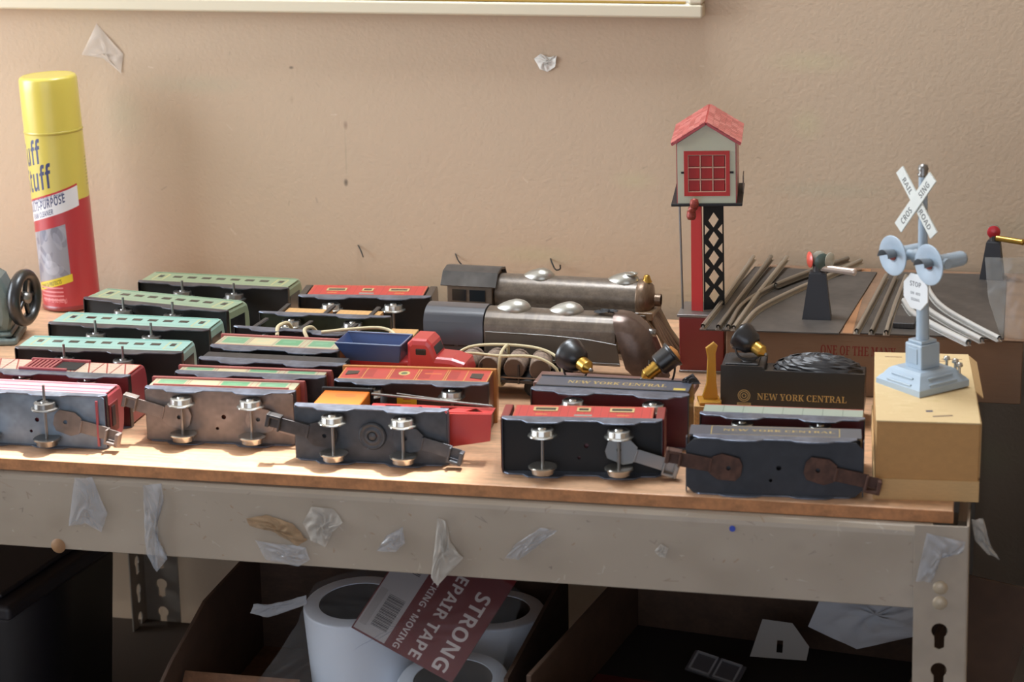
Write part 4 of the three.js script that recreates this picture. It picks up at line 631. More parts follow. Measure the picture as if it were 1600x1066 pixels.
{
  const y = 0.0678;
  const s1 = trackSwitch('track_switch', 'dark toy track switch with a red and white lantern, left half of the carton', [[0.36, -0.326], [0.503, -0.333], [0.524, -0.6], [0.384, -0.605]], [
    { p: [[0.364, -0.322], [0.372, -0.46], [0.382, -0.612, 0.006]] }, { p: [[0.38, -0.322], [0.388, -0.46], [0.402, -0.614, 0.006]] }, { p: [[0.396, -0.322], [0.404, -0.46], [0.42, -0.614, 0.006]] },
    { p: [[0.39, -0.325], [0.394, -0.42], [0.418, -0.505], [0.452, -0.58], [0.478, -0.612, 0.004]] }, { p: [[0.404, -0.327], [0.412, -0.4], [0.441, -0.485], [0.475, -0.565], [0.505, -0.614, 0.006]] }, { p: [[0.42, -0.5, 0.002], [0.45, -0.56, 0.003], [0.49, -0.616, 0.007]] }], y);
  const s2 = trackSwitch('track_switch', 'dark toy track switch with bright curved rails, right half of the carton', [[0.518, -0.338], [0.668, -0.341], [0.668, -0.61], [0.536, -0.604]], [
    { p: [[0.521, -0.33], [0.528, -0.44], [0.536, -0.57]] }, { p: [[0.536, -0.33], [0.541, -0.44], [0.547, -0.57]] }, { p: [[0.551, -0.33], [0.553, -0.44], [0.558, -0.57]] },
    { p: [[0.578, -0.59], [0.588, -0.5], [0.604, -0.44], [0.634, -0.378], [0.664, -0.325]], bright: 1, w: 0.0026 }, { p: [[0.57, -0.5], [0.584, -0.44], [0.612, -0.378], [0.647, -0.316]], bright: 1, w: 0.003 }, { p: [[0.562, -0.46], [0.574, -0.41], [0.6, -0.36], [0.634, -0.304]], bright: 1, w: 0.0034 }], y);
  mesh('switch_box', [span(0.556, 0.578, y + 0.002, y + 0.008, -0.39, -0.36, 0.001), span(0.41, 0.43, y + 0.002, y + 0.007, -0.44, -0.41, 0.001)].slice(0, 1), M.darkSteel, s2);
  function lantern(label, at, turn, red) {
    const t = thing('switch_lantern', label, 'toy lantern', at, turn);
    mesh('stand', [toCreasedNormals(lathe([[0.0212, 0], [0.0124, 0.048], [0.0105, 0.05], [0, 0.05]], 4).rotateY(Math.PI / 4).scale(1, 1, 0.8), 0.2)], std('#2b2a2e', 0.5), t);
    mesh('lamp_body', rod([0, 0.05, 0], [0, 0.058, 0], 0.0055), M.darkSteel, t);
    const disc = (x, z, ry, mat, nm, lb) => mesh(nm, lathe([[0, 0.0022], [0.004, 0.0018], [0.0085, 0], [0.0085, -0.001], [0, -0.0008]], 22).rotateX(Math.PI / 2).rotateY(ry).translate(x, 0.062, z), mat, t, lb);
    const pale = tin('#b9b3a0', 0.4), rd = tin('#d8503f', 0.35), gr = tin('#4d5f58', 0.4);
    if (red) { disc(0, 0.004, 0.1, tin('#b3202c', 0.3), 'target_disc', 'red disc'); disc(-0.001, -0.005, 0.1, std('#a59b88', 0.3, 0, { transparent: true, opacity: 0.45 }), 'target_disc'); }
    else { disc(-0.009, 0, -1.15, rd, 'target_disc', 'orange red disc'); disc(0.001, -0.004, 0.2, pale, 'target_disc', 'cream disc'); disc(0.005, 0.007, 0.5, gr, 'target_disc', 'dark green disc'); disc(0.0125, 0.002, 1.0, pale, 'target_disc'); }
    mesh('handle', [rod([0.004, 0.0545, 0.004], [0.036, 0.053, 0.012], 0.0038), lathe([[0.0038, 0], [0.0042, 0.003], [0.002, 0.0045], [0, 0.0045]], 14).rotateZ(-Math.PI / 2).rotateY(-0.24).translate(0.036, 0.053, 0.012)], red ? M.brass : std('#d7c4b6', 0.3, 0.6), t);
    return t;
  }
  lantern('dark tapered toy lantern with cream, orange and green discs on the left track switch', [0.475, y + 0.002, -0.392], 0.05, false);
  lantern('dark tapered toy lantern with a single red disc and brass handle, back right corner', [0.652, y + 0.002, -0.592], -0.1, true).scale.setScalar(0.86);
  const pl = mesh('plastic_blister', (() => { const g = new THREE.PlaneGeometry(0.05, 0.085, 14, 18), p = g.attributes.position; for (let i = 0; i < p.count; i++) { const a = p.getX(i), b = p.getY(i) / 0.085; p.setXYZ(i, a * (1 + b * 0.25) + (b < 0 ? -b * 0.02 : 0), p.getY(i), 0.012 * Math.cos(a * 55) + rr(-0.0012, 0.0012)); } g.computeVertexNormals(); return g; })(), new THREE.MeshPhysicalMaterial({ color: 0xf2f4f2, transmission: 0.85, thickness: 0, roughness: 0.28, side: THREE.DoubleSide, ior: 1.45 }));
  pl.position.set(0.675, 0.108, -0.36); pl.rotation.set(-0.1, 0.2, 0.05); tag(pl, 'crumpled clear plastic packaging at the right end of the carton', 'packaging');
}
// amber strip
{
  const pts = [[0, 0], [0.012, 0.004], [0.01, 0.02], [0.009, 0.05], [0.011, 0.058], [0.007, 0.062], [-0.001, 0.056], [0.001, 0.045], [0.0, 0.02], [-0.004, 0.006]];
  const g = ext(shape(pts), 0.004, 0.001);
  const a = mesh('amber_strip', [g, span(-0.008, 0.014, 0, 0.003, -0.01, 0.014, 0.001)], new THREE.MeshPhysicalMaterial({ color: C('#dba53c'), roughness: 0.25, transmission: 0.35, thickness: 0, clearcoat: 0.8, side: THREE.DoubleSide }));
  a.position.set(0.3815, 0.024, -0.222); a.rotation.y = 0.25; tag(a, 'glossy amber plastic strip standing upright beside the coal tender', 'plastic strip');
  const s = mesh('wood_offcut', span(-0.012, 0.012, 0, 0.0235, -0.014, 0.014, 0.001), M.woodTan); s.position.set(0.384, 0, -0.219); tag(s, 'small tan wood offcut under the amber strip', 'wood');
}
// ---------------------------------------------------------------- cardboard box with the crossing signal
{
  const card = blotch('#b98d58', 0.05, 0.75, 0, 3, 121), cardL = blotch('#c8a472', 0.05, 0.75, 0, 3, 122);
  const t = thing('cardboard_box', 'small tan cardboard box at the right front carrying the crossing signal', 'box', [0.6065, 0, -0.034], 0.075);
  mesh('carton_box', span(-0.0455, 0.0455, 0.0, 0.073, -0.222, 0, 0.0008), card, t);
  mesh('bottom_tray', [span(-0.0468, 0.0468, 0, 0.0195, 0, 0.0013, 0.0004), span(0.0456, 0.0468, 0, 0.0195, -0.222, 0, 0.0004), span(-0.0468, -0.0456, 0, 0.0195, -0.222, 0, 0.0004)], cardL, t);
  const topTex = canvasTex(512, 1024, (g, w, h) => { g.fillStyle = '#d6ba8a'; g.fillRect(0, 0, w, h); for (let i = 0; i < 200; i++) { g.globalAlpha = 0.07; g.fillStyle = rnd() < 0.5 ? '#b98f57' : '#f0dcb2'; g.fillRect(rr(0, w), rr(0, h), rr(10, 80), rr(4, 40)); } g.globalAlpha = 1; g.fillStyle = '#4c4658'; g.save(); g.translate(270, 880); g.rotate(-0.15); g.fillRect(-20, -14, 34, 22); g.restore(); g.save(); g.translate(330, 940); g.rotate(-0.2); g.fillStyle = '#6d5546'; g.fillRect(-50, -7, 100, 15); g.restore(); g.fillStyle = '#7a4f36'; for (const [x, y, n] of [[60, 70, 90], [260, 60, 70], [360, 85, 110], [320, 120, 60]]) g.fillRect(x, y, n, 9); });
  mesh('top_flap', uvBox(plateXZ(shape([[-0.0458, -0.0005], [0.0458, -0.0005], [0.0462, 0.1], [0.0455, 0.2225], [-0.0455, 0.2225], [-0.0462, 0.1]]), 0.0014, 0.0728, 0.0003), 'x', 'z', true), std('#ffffff', 0.72, 0, { map: topTex }), t);
  mesh('side_flap', [span(0.0457, 0.0472, 0.021, 0.072, -0.2, -0.004, 0.0005), new THREE.BoxGeometry(0.01, 0.001, 0.12).rotateZ(-0.7).translate(0.0497, 0.07, -0.16)], cardL, t);
  // signal
  const s = thing('crossing_signal', 'pale blue toy railroad crossing signal with crossbuck, two lamps and stop sign', 'toy signal', [0.596, 0.0743, -0.147], -0.8);
  s.rotation.order = 'ZYX'; s.rotation.z = 0.03;
  const pale = tin('#a6b7c5', 0.38);
  mesh('base', [lathe([[0.043, 0], [0.043, 0.006], [0.039, 0.0095], [0.037, 0.0105], [0.031, 0.0165], [0.026, 0.0185], [0, 0.019]], 4).rotateY(Math.PI / 4)].map((g) => toCreasedNormals(g, 0.4)), pale, s);
  mesh('base_ridge', [0, 1, 2, 3].flatMap((k) => [box(0.034, 0.0022, 0.0022, 0, 0.0085, 0.0288, 0.001).rotateY(k * Math.PI / 2), box(0.03, 0.002, 0.002, 0, 0.0135, 0.0245, 0.0009).rotateY(k * Math.PI / 2)]), pale, s);
  mesh('pedestal', [span(-0.0115, 0.0115, 0.018, 0.042, -0.0115, 0.0115, 0.0015), span(-0.0095, 0.0095, 0.042, 0.045, -0.0095, 0.0095, 0.001), span(-0.006, 0.006, 0.023, 0.038, 0.0112, 0.0122, 0.0004)], pale, s);
  mesh('post', [rod([0, 0.044, 0], [0, 0.12, 0], 0.0062, 0.0052, 18), rod([0, 0.12, 0], [0, 0.2, 0], 0.0045, 0.0042, 18)], pale, s);
  mesh('finial', lathe([[0, 0.011], [0.004, 0.0095], [0.005, 0.006], [0.004, 0.003], [0.0055, 0.001], [0.0045, -0.001]], 18).translate(0, 0.2, 0), M.steel, s);
  for (const [x, z] of [[0.024, -0.024], [0.012, -0.03], [0.0, -0.03]]) mesh('terminal', [rod([x, 0.009, z], [x, 0.019, z], 0.0013), lathe([[0, 0.004], [0.0028, 0.003], [0.0034, 0], [0, -0.002]], 12).translate(x, 0.019, z)], M.nickel, s);
  mesh('crossarm', [rod([-0.034, 0.1225, 0.0], [0.034, 0.1225, 0.0], 0.0048), rod([-0.01, 0.1225, 0], [0.01, 0.1225, 0], 0.0068)], pale, s);
  for (const k of [-1, 1]) {
    const l = thing0('lamp', s); if (k > 0) l.name = 'lamp_001'; l.position.set(k * 0.025, 0.1225, 0.006);
    mesh('target', lathe([[0.0045, 0.002], [0.012, 0.003], [0.0185, 0.0035], [0.0192, 0.0028], [0.0185, 0.0018], [0.0045, 0.0005]], 30).rotateX(Math.PI / 2).translate(0, 0, 0.006), pale, l);
    mesh('barrel', lathe([[0, -0.034], [0.006, -0.033], [0.007, -0.03], [0.0072, 0.008], [0.005, 0.0085]], 22).rotateX(Math.PI / 2), pale, l);
    mesh('lens', lathe([[0, 0.0035], [0.003, 0.003], [0.0048, 0]], 18).rotateX(Math.PI / 2).translate(0, 0, 0.009), tin('#7c1f26', 0.2), l);
    mesh('visor', new THREE.CylinderGeometry(0.0075, 0.006, 0.014, 18, 1, true, Math.PI * 0.5, Math.PI).rotateX(Math.PI / 2).translate(0, 0.0, 0.014), std('#6f7478', 0.45), l);
  }
  const plate = (w, h, draw, wm, hm) => print(w, h, draw, 0.5);
  // crossbuck arms
  const arm = (txt) => print(1024, 160, (g, w, h) => { g.fillStyle = '#d9dbd3'; g.fillRect(0, 0, w, h); g.fillStyle = '#4a4c48'; g.font = 'bold 112px sans-serif'; g.textAlign = 'center'; g.textBaseline = 'middle'; txt.forEach(([s2, x]) => g.fillText(s2, x, h / 2 + 6, 400)); }, 0.5);
  const A = 0.072, Hh = 0.0115;
  [['RAIL', 'ROAD', -0.86, 0.0075], ['CROS', 'SING', 0.86, 0.0092]].forEach(([a, b, rz, z]) => {
    const g = uvBox(box(A, Hh, 0.0014), 'x', 'y').rotateZ(rz).translate(0, 0.176, z); mesh('crossbuck_arm', g, arm([[a, 250], [b, 774]]), s);
  });
  mesh('sign_bracket', span(-0.003, 0.003, 0.172, 0.18, 0.003, 0.008), pale, s);
  const oct = []; for (let k = 0; k < 8; k++) { const a = Math.PI / 8 + k * Math.PI / 4; oct.push([Math.cos(a) * 0.018, Math.sin(a) * 0.018]); }
  mesh('stop_sign', uvBox(ext(shape(oct), 0.0014, 0.0003), 'x', 'y').translate(0, 0.0915, 0.0075), print(512, 512, (g, w, h) => { g.fillStyle = '#e4e6e6'; g.fillRect(0, 0, w, h); g.fillStyle = '#4b4f55'; g.textAlign = 'center'; g.font = 'bold 100px sans-serif'; g.fillText('STOP', w / 2, 180); g.font = 'bold 54px sans-serif'; g.fillText('ON  RED', w / 2, 300, 400); g.fillText('SIGNAL', w / 2, 390, 300); }, 0.5), s);
}
// ---------------------------------------------------------------- right of the shelf end
{
  const kraft = blotch('#7d5638', 0.2, 0.8, 0, 3, 131);
  const cb = thing('side_cabinet', 'dark cabinet standing beyond the right end of the shelf', 'cabinet', [0.9, -0.95, -0.39], 0);
  mesh('carcass', span(-0.19, 0.5, 0, 0.93, -0.24, 0.2, 0.004), std('#1b1716', 0.8), cb); mesh('top', span(-0.194, 0.5, 0.93, 0.948, -0.24, 0.204, 0.002), std('#2c2522', 0.6), cb);
  const b = mesh('kraft_carton', [span(-0.014, 0.05, 0, 0.06, -0.06, 0.0, 0.001), span(-0.014, 0.05, 0.058, 0.062, -0.061, 0.012, 0.001)], kraft); b.position.set(0.732, -0.002, -0.235); tag(b, 'small brown carton half hidden at the far right behind the tan box', 'carton');
}
// ---------------------------------------------------------------- spray can and grey machine at the left
{
  const t = thing('spray_can', 'tall yellow and red aerosol can with blue lettering leaning at the back left', 'spray can', [-0.442, 0.0012, -0.557], 0); t.rotation.z = 0.04;
  const R = 0.0345;
  const lab = print(2048, 1024, (g, w, h) => { // u 0.5 faces the front
    const Y = (v) => h * (1 - v); // v over 0..0.222 m
    const H = 0.225, y = (m) => h * (1 - m / H), cx = w * 0.5 - 40;
    g.fillStyle = '#b02e35'; g.fillRect(0, 0, w, h); g.fillStyle = '#ccb850'; g.fillRect(0, 0, w, y(0.138));
    g.save(); g.translate(cx, y(0.128)); g.transform(1, -0.14, 0, 1, 0, 0);
    g.fillStyle = '#dcd8d8'; g.fillRect(-330, -60, 830, 120); g.fillStyle = '#b8262c'; g.fillRect(-330, -72, 830, 12);
    g.fillStyle = '#3a3f63'; g.font = 'bold 72px sans-serif'; g.textAlign = 'right'; g.fillText('MULTI-PURPOSE', 340, 5, 640); g.font = 'bold 44px sans-serif'; g.fillText('FOAM CLEANER', 190, 50, 420);
    g.restore();
    g.save(); g.translate(cx, y(0.165)); g.transform(1, -0.12, 0, 1, 0, 0); g.fillStyle = '#2c3560'; g.font = 'bold 190px sans-serif'; g.textAlign = 'right'; g.fillText('Tuff', 110, -95, 400); g.fillText('Stuff', 210, 60, 500); g.font = 'bold 34px sans-serif'; g.fillText('cleans a multitude of messes', 330, 125, 620); g.restore();
    g.fillStyle = '#ddc522'; g.fillRect(cx + 500, y(0.138), 30, 2);
    const p0 = y(0.1), p1 = y(0.036), ph = p1 - p0; g.save(); g.translate(0, 0); g.fillStyle = '#8f8c92'; g.beginPath(); g.moveTo(cx - 330, p0 + 40); g.lineTo(cx + 310, p0 - 40); g.lineTo(cx + 310, p1 - 30); g.lineTo(cx - 330, p1 + 50); g.closePath(); g.fill(); g.clip();
    for (let i = 0; i < 26; i++) { g.globalAlpha = 0.5; g.fillStyle = ['#b9b6bc', '#6d6b74', '#a3a1a8', '#55566a'][(rnd() * 4) | 0]; g.beginPath(); g.ellipse(cx + rr(-320, 280), p0 + rr(-40, ph + 20), rr(30, 110), rr(15, 50), rr(-1, 1), 0, 7); g.fill(); } g.globalAlpha = 1; g.restore();
    g.save(); g.translate(cx, p1 + 10); g.transform(1, -0.13, 0, 1, 0, 0); g.fillStyle = '#d9c02a'; g.fillRect(-330, 0, 660, 46); g.fillStyle = '#3a3520'; g.font = 'bold 34px sans-serif'; g.textAlign = 'right'; g.fillText('CLEANS & PROTECTS', 200, 36, 420); g.restore();
    g.fillStyle = '#d98a8a'; for (let k = 0; k < 4; k++) g.fillRect(cx - 150 + k * 12, y(0.026) + k * 24, 360 - k * 12, 9); g.font = 'bold 34px sans-serif'; g.textAlign = 'right'; g.fillText('NET WT. 22 OZ (623g)', cx + 240, y(0.006), 420);
    g.fillStyle = '#a08f1c'; for (let k = 0; k < 9; k++) g.fillRect(cx + 690, y(0.19) + k * 20, 100, 7);
  });
  const cyl = lathe([[R, 0.006], [R, 0.2155]], 48).rotateY(Math.PI - 0.34);
  mesh('can_body', cyl, lab, t);
  mesh('bottom_rim', lathe([[0, 0.003], [0.03, 0.002], [0.033, 0], [0.0352, 0.001], [0.0356, 0.004], [0.0345, 0.0062]], 48), M.darkRed, t);
  mesh('cap', lathe([[0.0338, 0.2155], [0.0345, 0.217], [0.0345, 0.266], [0.0342, 0.278], [0.033, 0.2805], [0.0305, 0.282], [0.029, 0.2815], [0, 0.2818]], 48), tin('#d3bf52', 0.32), t);
  mesh('cap_seam', lathe([[0.0346, 0.2145], [0.0352, 0.2155], [0.0352, 0.217], [0.0346, 0.2178]], 48), tin('#bfab45', 0.4), t);
  // grey machine
  const gm = blotch('#6f7a76', 0.25, 0.42, 0.2, 4, 141);
  const m = thing('toy_machine', 'grey green cast metal machine with black spoked wheel and cream knob at the left edge', 'machine', [-0.475, 0, -0.4], 0.25);
  mesh('base', [span(-0.055, 0.036, 0, 0.008, -0.034, 0.034, 0.003), span(-0.05, 0.03, 0.008, 0.014, -0.028, 0.028, 0.003)], gm, m);
  mesh('housing', ext(shape([[-0.045, 0.012], [0.026, 0.012], [0.03, 0.03], [0.029, 0.055], [0.02, 0.076], [0.004, 0.086], [-0.02, 0.087], [-0.04, 0.08], [-0.046, 0.05]]), 0.05, 0.009).translate(0, 0, -0.025), gm, m);
  mesh('screw', [rod([0.012, 0.05, 0.024], [0.012, 0.05, 0.0265], 0.003), rod([0.014, 0.02, 0.024], [0.014, 0.02, 0.0265], 0.003)], M.blackMatt, m);
  const w = thing0('hand_wheel', m); w.position.set(0.042, 0.048, 0.0); w.rotation.y = Math.PI / 2 - 0.28;
  mesh('wheel_rim', [new THREE.TorusGeometry(0.027, 0.0065, 10, 36).scale(1, 1, 1.2)], M.black, w);
  for (let k = 0; k < 5; k++) mesh('spoke', rod([0, 0, 0], [Math.cos(k * 1.2566) * 0.024, Math.sin(k * 1.2566) * 0.024, 0], 0.0028), M.black, w);
  mesh('hub', lathe([[0, 0.008], [0.006, 0.007], [0.008, 0], [0.006, -0.012], [0, -0.012]], 18).rotateX(Math.PI / 2), M.steel, w);
  mesh('shaft', rod([0.02, 0.048, 0], [0.042, 0.048, 0], 0.004), M.steel, m);
  mesh('knob', [lathe([[0, 0.022], [0.006, 0.021], [0.0095, 0.015], [0.009, 0.008], [0.005, 0.004], [0.006, 0]], 22).translate(-0.002, 0.098, 0.006)], tin('#c4a878', 0.35), m);
  mesh('knob_stem', rod([-0.002, 0.084, 0.006], [-0.002, 0.1, 0.006], 0.006), M.brass, m);
  mesh('foot', [rod([0.028, 0, 0.026], [0.028, 0.008, 0.026], 0.006), rod([-0.04, 0, 0.026], [-0.04, 0.008, 0.026], 0.006)], M.blackMatt, m);
}
// ---------------------------------------------------------------- torn tape on the beam
{
  const filmW = std('#c3c6cc', 0.22, 0.1, { transparent: true, opacity: 0.42 }), paper = std('#c4bdb3', 0.5, 0, { transparent: true, opacity: 0.7 }), brownP = std('#a98a66', 0.65, 0, { transparent: true, opacity: 0.75 });
  const list = [
    ['crinkled clear tape strip near the left end of the beam', filmW, 0.003, [-0.185, -0.05], [[-0.014, 0.034], [0.004, 0.036], [0.018, 0.0], [0.01, -0.02], [-0.006, -0.012], [-0.024, -0.016]]],
    ['loose clear tape strip hanging below the beam with a tan curled edge', filmW, 0.005, [-0.122, -0.062], [[-0.006, 0.044], [0.012, 0.046], [0.014, 0.03], [0.006, 0.006], [0.006, -0.028], [0.014, -0.03], [0.002, -0.045], [-0.008, -0.028], [-0.008, 0.004]]],
    ['wide torn tape patch with brown paper edge left of the beam centre', paper, 0.005, [0.046, -0.049], [[-0.016, 0.002], [-0.006, 0.02], [0.014, 0.019], [0.024, 0.006], [0.014, -0.004], [0.006, -0.02], [-0.008, -0.014]]],
    ['brown torn paper strip beside the wide torn tape patch', brownP, 0.004, [0.008, -0.052], [[-0.034, 0.006], [-0.014, 0.011], [0.012, 0.004], [0.026, -0.012], [0.016, -0.018], [-0.006, -0.006], [-0.03, -0.002]]],
    ['shiny crinkled clear tape under the brown paper strip', filmW, 0.004, [0.012, -0.079], [[-0.03, 0.012], [0.02, 0.008], [0.024, -0.004], [0.012, -0.012], [-0.02, -0.008]]],
    ['pale teardrop of torn tape reaching the lower edge of the beam', paper, 0.004, [0.166, -0.065], [[-0.004, 0.032], [0.004, 0.03], [0.008, 0.008], [0.02, -0.006], [0.008, -0.02], [-0.006, -0.036], [-0.012, -0.028], [-0.008, 0.0]]],
    ['faint crinkled clear tape left of the pale teardrop scrap', filmW, 0.003, [0.118, -0.058], [[-0.016, -0.012], [-0.006, 0.004], [0.01, 0.014], [0.012, -0.002], [0.002, -0.012]]],
    ['long clear tape smear right of the pale teardrop scrap', filmW, 0.003, [0.246, -0.05], [[-0.02, -0.018], [-0.01, -0.004], [0.014, 0.014], [0.03, 0.012], [0.014, -0.002], [-0.008, -0.02]]],
    ['small white tape fleck in the right half of the beam', paper, 0.002, [0.372, -0.052], [[-0.006, 0.0], [0, 0.008], [0.007, 0.004], [0.004, -0.006], [-0.002, -0.005]]],
    ['crinkled tape strip on the top of the front right post', filmW, 0.004, [0.618, -0.033], [[-0.008, 0.016], [0.026, 0.01], [0.024, 0.0], [0.006, -0.004], [-0.002, -0.03], [-0.016, -0.03]]],
  ];
  for (const [label, mat, amp, [x, y], pts] of list) { const m = mesh('torn_tape', scrap(pts, amp, 6, 4), mat); m.position.set(x, y, 0.0012 + (x > 0.6 ? 0.0025 : 0)); tag(m, label, 'tape'); }
  const dot = mesh('blue_sticker', new THREE.CylinderGeometry(0.0028, 0.0028, 0.0006, 18).rotateX(Math.PI / 2), std('#2f46a8', 0.5)); dot.position.set(0.437, -0.026, 0.0006); tag(dot, 'small round blue spot on the right half of the beam', 'sticker');
  const rp = mesh('rust_button', lathe([[0, 0.003], [0.004, 0.0025], [0.007, 0.0005], [0.0075, 0]], 20).rotateX(Math.PI / 2), std('#96714e', 0.6)); rp.position.set(-0.222, -0.088, 0.0002); tag(rp, 'round brown spot at the lower left edge of the beam', 'rivet');
  const tail = mesh('torn_tape', scrap([[-0.004, 0.02], [0.006, 0.022], [0.014, -0.004], [0.022, -0.016], [0.012, -0.012], [0.0, 0.0]], 0.006, 5, 3), paper); tail.position.set(0.652, -0.03, -0.02); tag(tail, 'loose curl of tape sticking out at the right edge of the post', 'tape');
}
// ---------------------------------------------------------------- under the shelf
{
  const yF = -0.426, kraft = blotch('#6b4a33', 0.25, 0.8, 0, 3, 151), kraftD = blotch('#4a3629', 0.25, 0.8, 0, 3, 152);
  const bin = thing('storage_bin', 'black plastic storage bin with lid under the left end of the shelf', 'bin', [-0.467, yF, -0.24], -0.12);
  mesh('tub', lathe([[0.15, 0], [0.162, 0.006], [0.175, 0.2], [0.172, 0.205]], 4).rotateY(Math.PI / 4).scale(1.15, 1, 0.9), std('#19181d', 0.5), bin);
  mesh('lid', [span(-0.15, 0.15, 0.205, 0.222, -0.118, 0.118, 0.006), span(-0.13, 0.13, 0.222, 0.228, -0.1, 0.1, 0.004)], std('#232228', 0.45), bin);
  // open carton that holds the tape pack
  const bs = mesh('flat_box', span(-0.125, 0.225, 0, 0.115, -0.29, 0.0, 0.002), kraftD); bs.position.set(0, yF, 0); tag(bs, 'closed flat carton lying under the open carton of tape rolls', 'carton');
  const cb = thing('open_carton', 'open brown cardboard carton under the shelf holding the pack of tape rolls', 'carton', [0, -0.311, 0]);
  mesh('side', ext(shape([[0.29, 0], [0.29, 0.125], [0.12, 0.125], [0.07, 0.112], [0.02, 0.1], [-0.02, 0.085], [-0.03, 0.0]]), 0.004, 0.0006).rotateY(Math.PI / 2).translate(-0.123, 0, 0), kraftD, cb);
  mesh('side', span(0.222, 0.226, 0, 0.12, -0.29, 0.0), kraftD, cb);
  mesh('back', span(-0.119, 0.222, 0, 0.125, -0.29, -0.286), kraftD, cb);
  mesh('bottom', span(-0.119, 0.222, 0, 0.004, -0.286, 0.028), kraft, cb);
  mesh('flap', new THREE.BoxGeometry(0.12, 0.003, 0.09).rotateX(0.75).translate(-0.055, 0.05, -0.01), kraft, cb);
  // tape rolls in clear film with a red label
  const white = std('#dfe5ec', 0.35), core = std('#3b3029', 0.7);
  function roll(label, at, rx, rz, h, R = 0.062) {
    const t = thing('tape_roll', label, 'tape roll', at); t.rotation.set(rx, 0.1, rz);
    mesh('tape', lathe([[0.039, h], [R - 0.002, h], [R, h - 0.003], [R, 0.003], [R - 0.002, 0], [0.039, 0], [0.039, h]], 48), white, t);
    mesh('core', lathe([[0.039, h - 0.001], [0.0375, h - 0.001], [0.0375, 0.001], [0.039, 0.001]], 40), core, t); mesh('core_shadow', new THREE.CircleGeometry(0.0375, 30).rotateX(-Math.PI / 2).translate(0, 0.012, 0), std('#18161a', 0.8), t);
    return t;
  }
  roll('tall white roll of packing tape standing at the left in the film pack', [0.054, -0.306, -0.118], 0.1, 0.04, 0.14, 0.055);
  roll('white roll of packing tape with dark hollow core, front right in the film pack', [0.161, -0.306, -0.06], 0.12, 0.02, 0.088, 0.055);
  roll('white roll of packing tape in the film pack, partly hidden behind the red label', [0.164, -0.306, -0.2], 0.0, 0.0, 0.1, 0.055);
  const lab = mesh('tape_label', uvBox(new THREE.BoxGeometry(0.118, 0.12, 0.0012, 1, 1, 1), 'x', 'y'), std('#ffffff', 0.5, 0, { map: canvasTex(1024, 860, (g, w, h) => {
    g.fillStyle = '#5c1718'; g.fillRect(0, 0, w, h); g.fillStyle = '#9d9692'; g.fillRect(12, 0, 318, h - 12); g.fillStyle = '#7d7672'; for (let k = 0; k < 9; k++) g.fillRect(30 + k * 8, 500, 4, 300); g.fillStyle = '#2e2a2c';  // red and white print dimmed: shade under the shelf is put into its colours
    for (let k = 0; k < 26; k++) g.fillRect(130, 520 + k * 10, 160, 3 + (k * 7) % 5); for (let k = 0; k < 22; k++) g.fillRect(100, 60 + k * 12, 170, 3 + (k * 5) % 6);
    g.fillStyle = '#b9ada6'; g.save(); g.rotate(Math.PI / 2); g.textAlign = 'right'; g.font = 'bold 84px sans-serif'; g.fillText('PACKING • MOVING', h - 20, -400, 640); g.font = 'bold 150px sans-serif'; g.fillText('REPAIR TAPE', h - 20, -560, 760); g.font = 'bold 190px sans-serif'; g.fillText('STRONG', h - 20, -790, 640); g.restore();
  }) })); lab.position.set(0.142, -0.142, -0.052); lab.rotation.set(-0.75, 0.0, -0.42); tag(lab, 'dark red product label with white letters and a bar code on the tape pack', 'label');
  const film = new THREE.MeshPhysicalMaterial({ color: 0xf4f6fa, transmission: 0.97, ior: 1.18, thickness: 0, roughness: 0.06, side: THREE.DoubleSide });
  const wrap = thing('plastic_wrap', 'loose clear plastic film around the pack of tape rolls', 'plastic film', [0, 0, 0]);
  const sheet = (w, h, nx, ny, amp) => { const g = new THREE.PlaneGeometry(w, h, nx, ny), p = g.attributes.position; for (let i = 0; i < p.count; i++) p.setZ(i, amp * (Math.sin(p.getX(i) * 90 + p.getY(i) * 50) + rr(-0.6, 0.6))); g.computeVertexNormals(); return g; };
  mesh('film_front', scrap([[-0.14, -0.09], [-0.1, 0.0], [-0.09, 0.045], [-0.02, 0.075], [0.06, 0.08], [0.12, 0.05], [0.11, -0.02], [0.1, -0.09]], 0.006, 9, 8).rotateX(-0.75).translate(0.11, -0.165, -0.025), film, wrap);
  mesh('film_tail', [scrap([[-0.03, -0.004], [-0.026, 0.006], [-0.012, 0.006], [0.01, 0.012], [0.03, 0.02], [0.03, 0.01], [0.008, 0.0], [-0.012, -0.008]], 0.004).translate(-0.03, -0.178, -0.09)], new THREE.MeshPhysicalMaterial({ color: 0xe8ecf2, transmission: 0.6, thickness: 0, roughness: 0.25, side: THREE.DoubleSide }), wrap);
  // open dark box at the right with odds and ends
  const ob = thing('parts_box', 'large dark open cardboard box under the right half of the shelf holding papers and parts', 'box', [0.448, yF, -0.1], -0.15);
  mesh('side', span(-0.175, -0.17, 0, 0.255, -0.16, 0.16, 0.001), kraftD, ob); mesh('side', span(0.15, 0.155, 0, 0.23, -0.16, 0.16, 0.001), kraftD, ob);
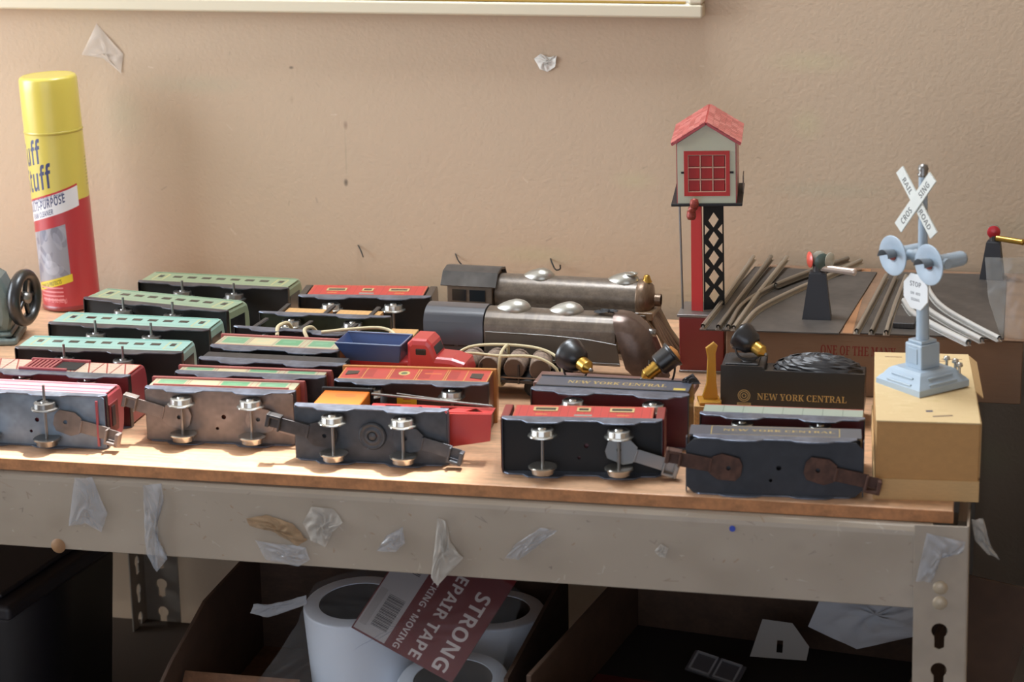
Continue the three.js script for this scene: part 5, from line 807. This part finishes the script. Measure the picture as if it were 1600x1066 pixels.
  mesh('front', span(-0.17, 0.15, 0, 0.24, 0.155, 0.16, 0.001), kraftD, ob); mesh('back', span(-0.17, 0.15, 0, 0.24, -0.16, -0.155, 0.001), kraftD, ob);
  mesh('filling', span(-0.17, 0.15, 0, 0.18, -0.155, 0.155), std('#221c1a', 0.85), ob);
  mesh('printed_strip', span(-0.168, -0.1, 0.18, 0.1815, -0.02, 0.15), std('#5a1f1e', 0.6), ob);
  const hk = mesh('hang_tag', ext(shape([[-0.026, -0.018], [0.03, -0.018], [0.032, -0.004], [0.014, 0.018], [-0.016, 0.02]], [rect(0.0, 0.006, -0.012, 0).reverse()]), 0.001).rotateX(-0.5), std('#8c8a88', 0.6)); hk.position.set(0.462, -0.205, -0.17); tag(hk, 'grey card hang tag with a slot lying in the open dark box', 'tag');
  const pp = mesh('paper_sheet', scrap([[-0.06, -0.01], [-0.045, 0.03], [0.04, 0.034], [0.06, 0.02], [0.05, -0.012], [-0.01, -0.03]], 0.008, 6, 4).rotateX(-0.6), std('#aeb2ba', 0.65)); pp.position.set(0.55, -0.19, -0.2); tag(pp, 'crumpled white paper sheet by the right post in the open dark box', 'paper');
  const pk = thing('blister_pack', 'small clear two compartment plastic blister pack in the open dark box', 'packaging', [0.405, -0.226, -0.14], -0.3); pk.rotation.x = 0.5;
  mesh('tray', [span(-0.028, 0.028, -0.002, 0.001, -0.012, 0.014, 0.001)], std('#4a4a50', 0.3), pk);
  for (const x of [-0.013, 0.013]) mesh('cell', [span(x - 0.0115, x + 0.0115, 0.001, 0.003, 0.011, 0.013), span(x - 0.0115, x + 0.0115, 0.001, 0.003, -0.011, -0.009), span(x - 0.0115, x - 0.0095, 0.001, 0.003, -0.011, 0.013), span(x + 0.0095, x + 0.0115, 0.001, 0.003, -0.011, 0.013)], std('#8a8c92', 0.25), pk);
  const fl = mesh('cardboard_sheet', ext(shape([[-0.01, -0.2], [0.004, -0.2], [0.05, 0.0], [-0.02, 0.012]]), 0.004, 0.0005), kraftD); fl.position.set(0.663, -0.125, -0.15); fl.rotation.z = 0.0; tag(fl, 'brown cardboard sheet leaning in the dark beyond the front right post', 'cardboard');
}
renderer.render(scene, camera);
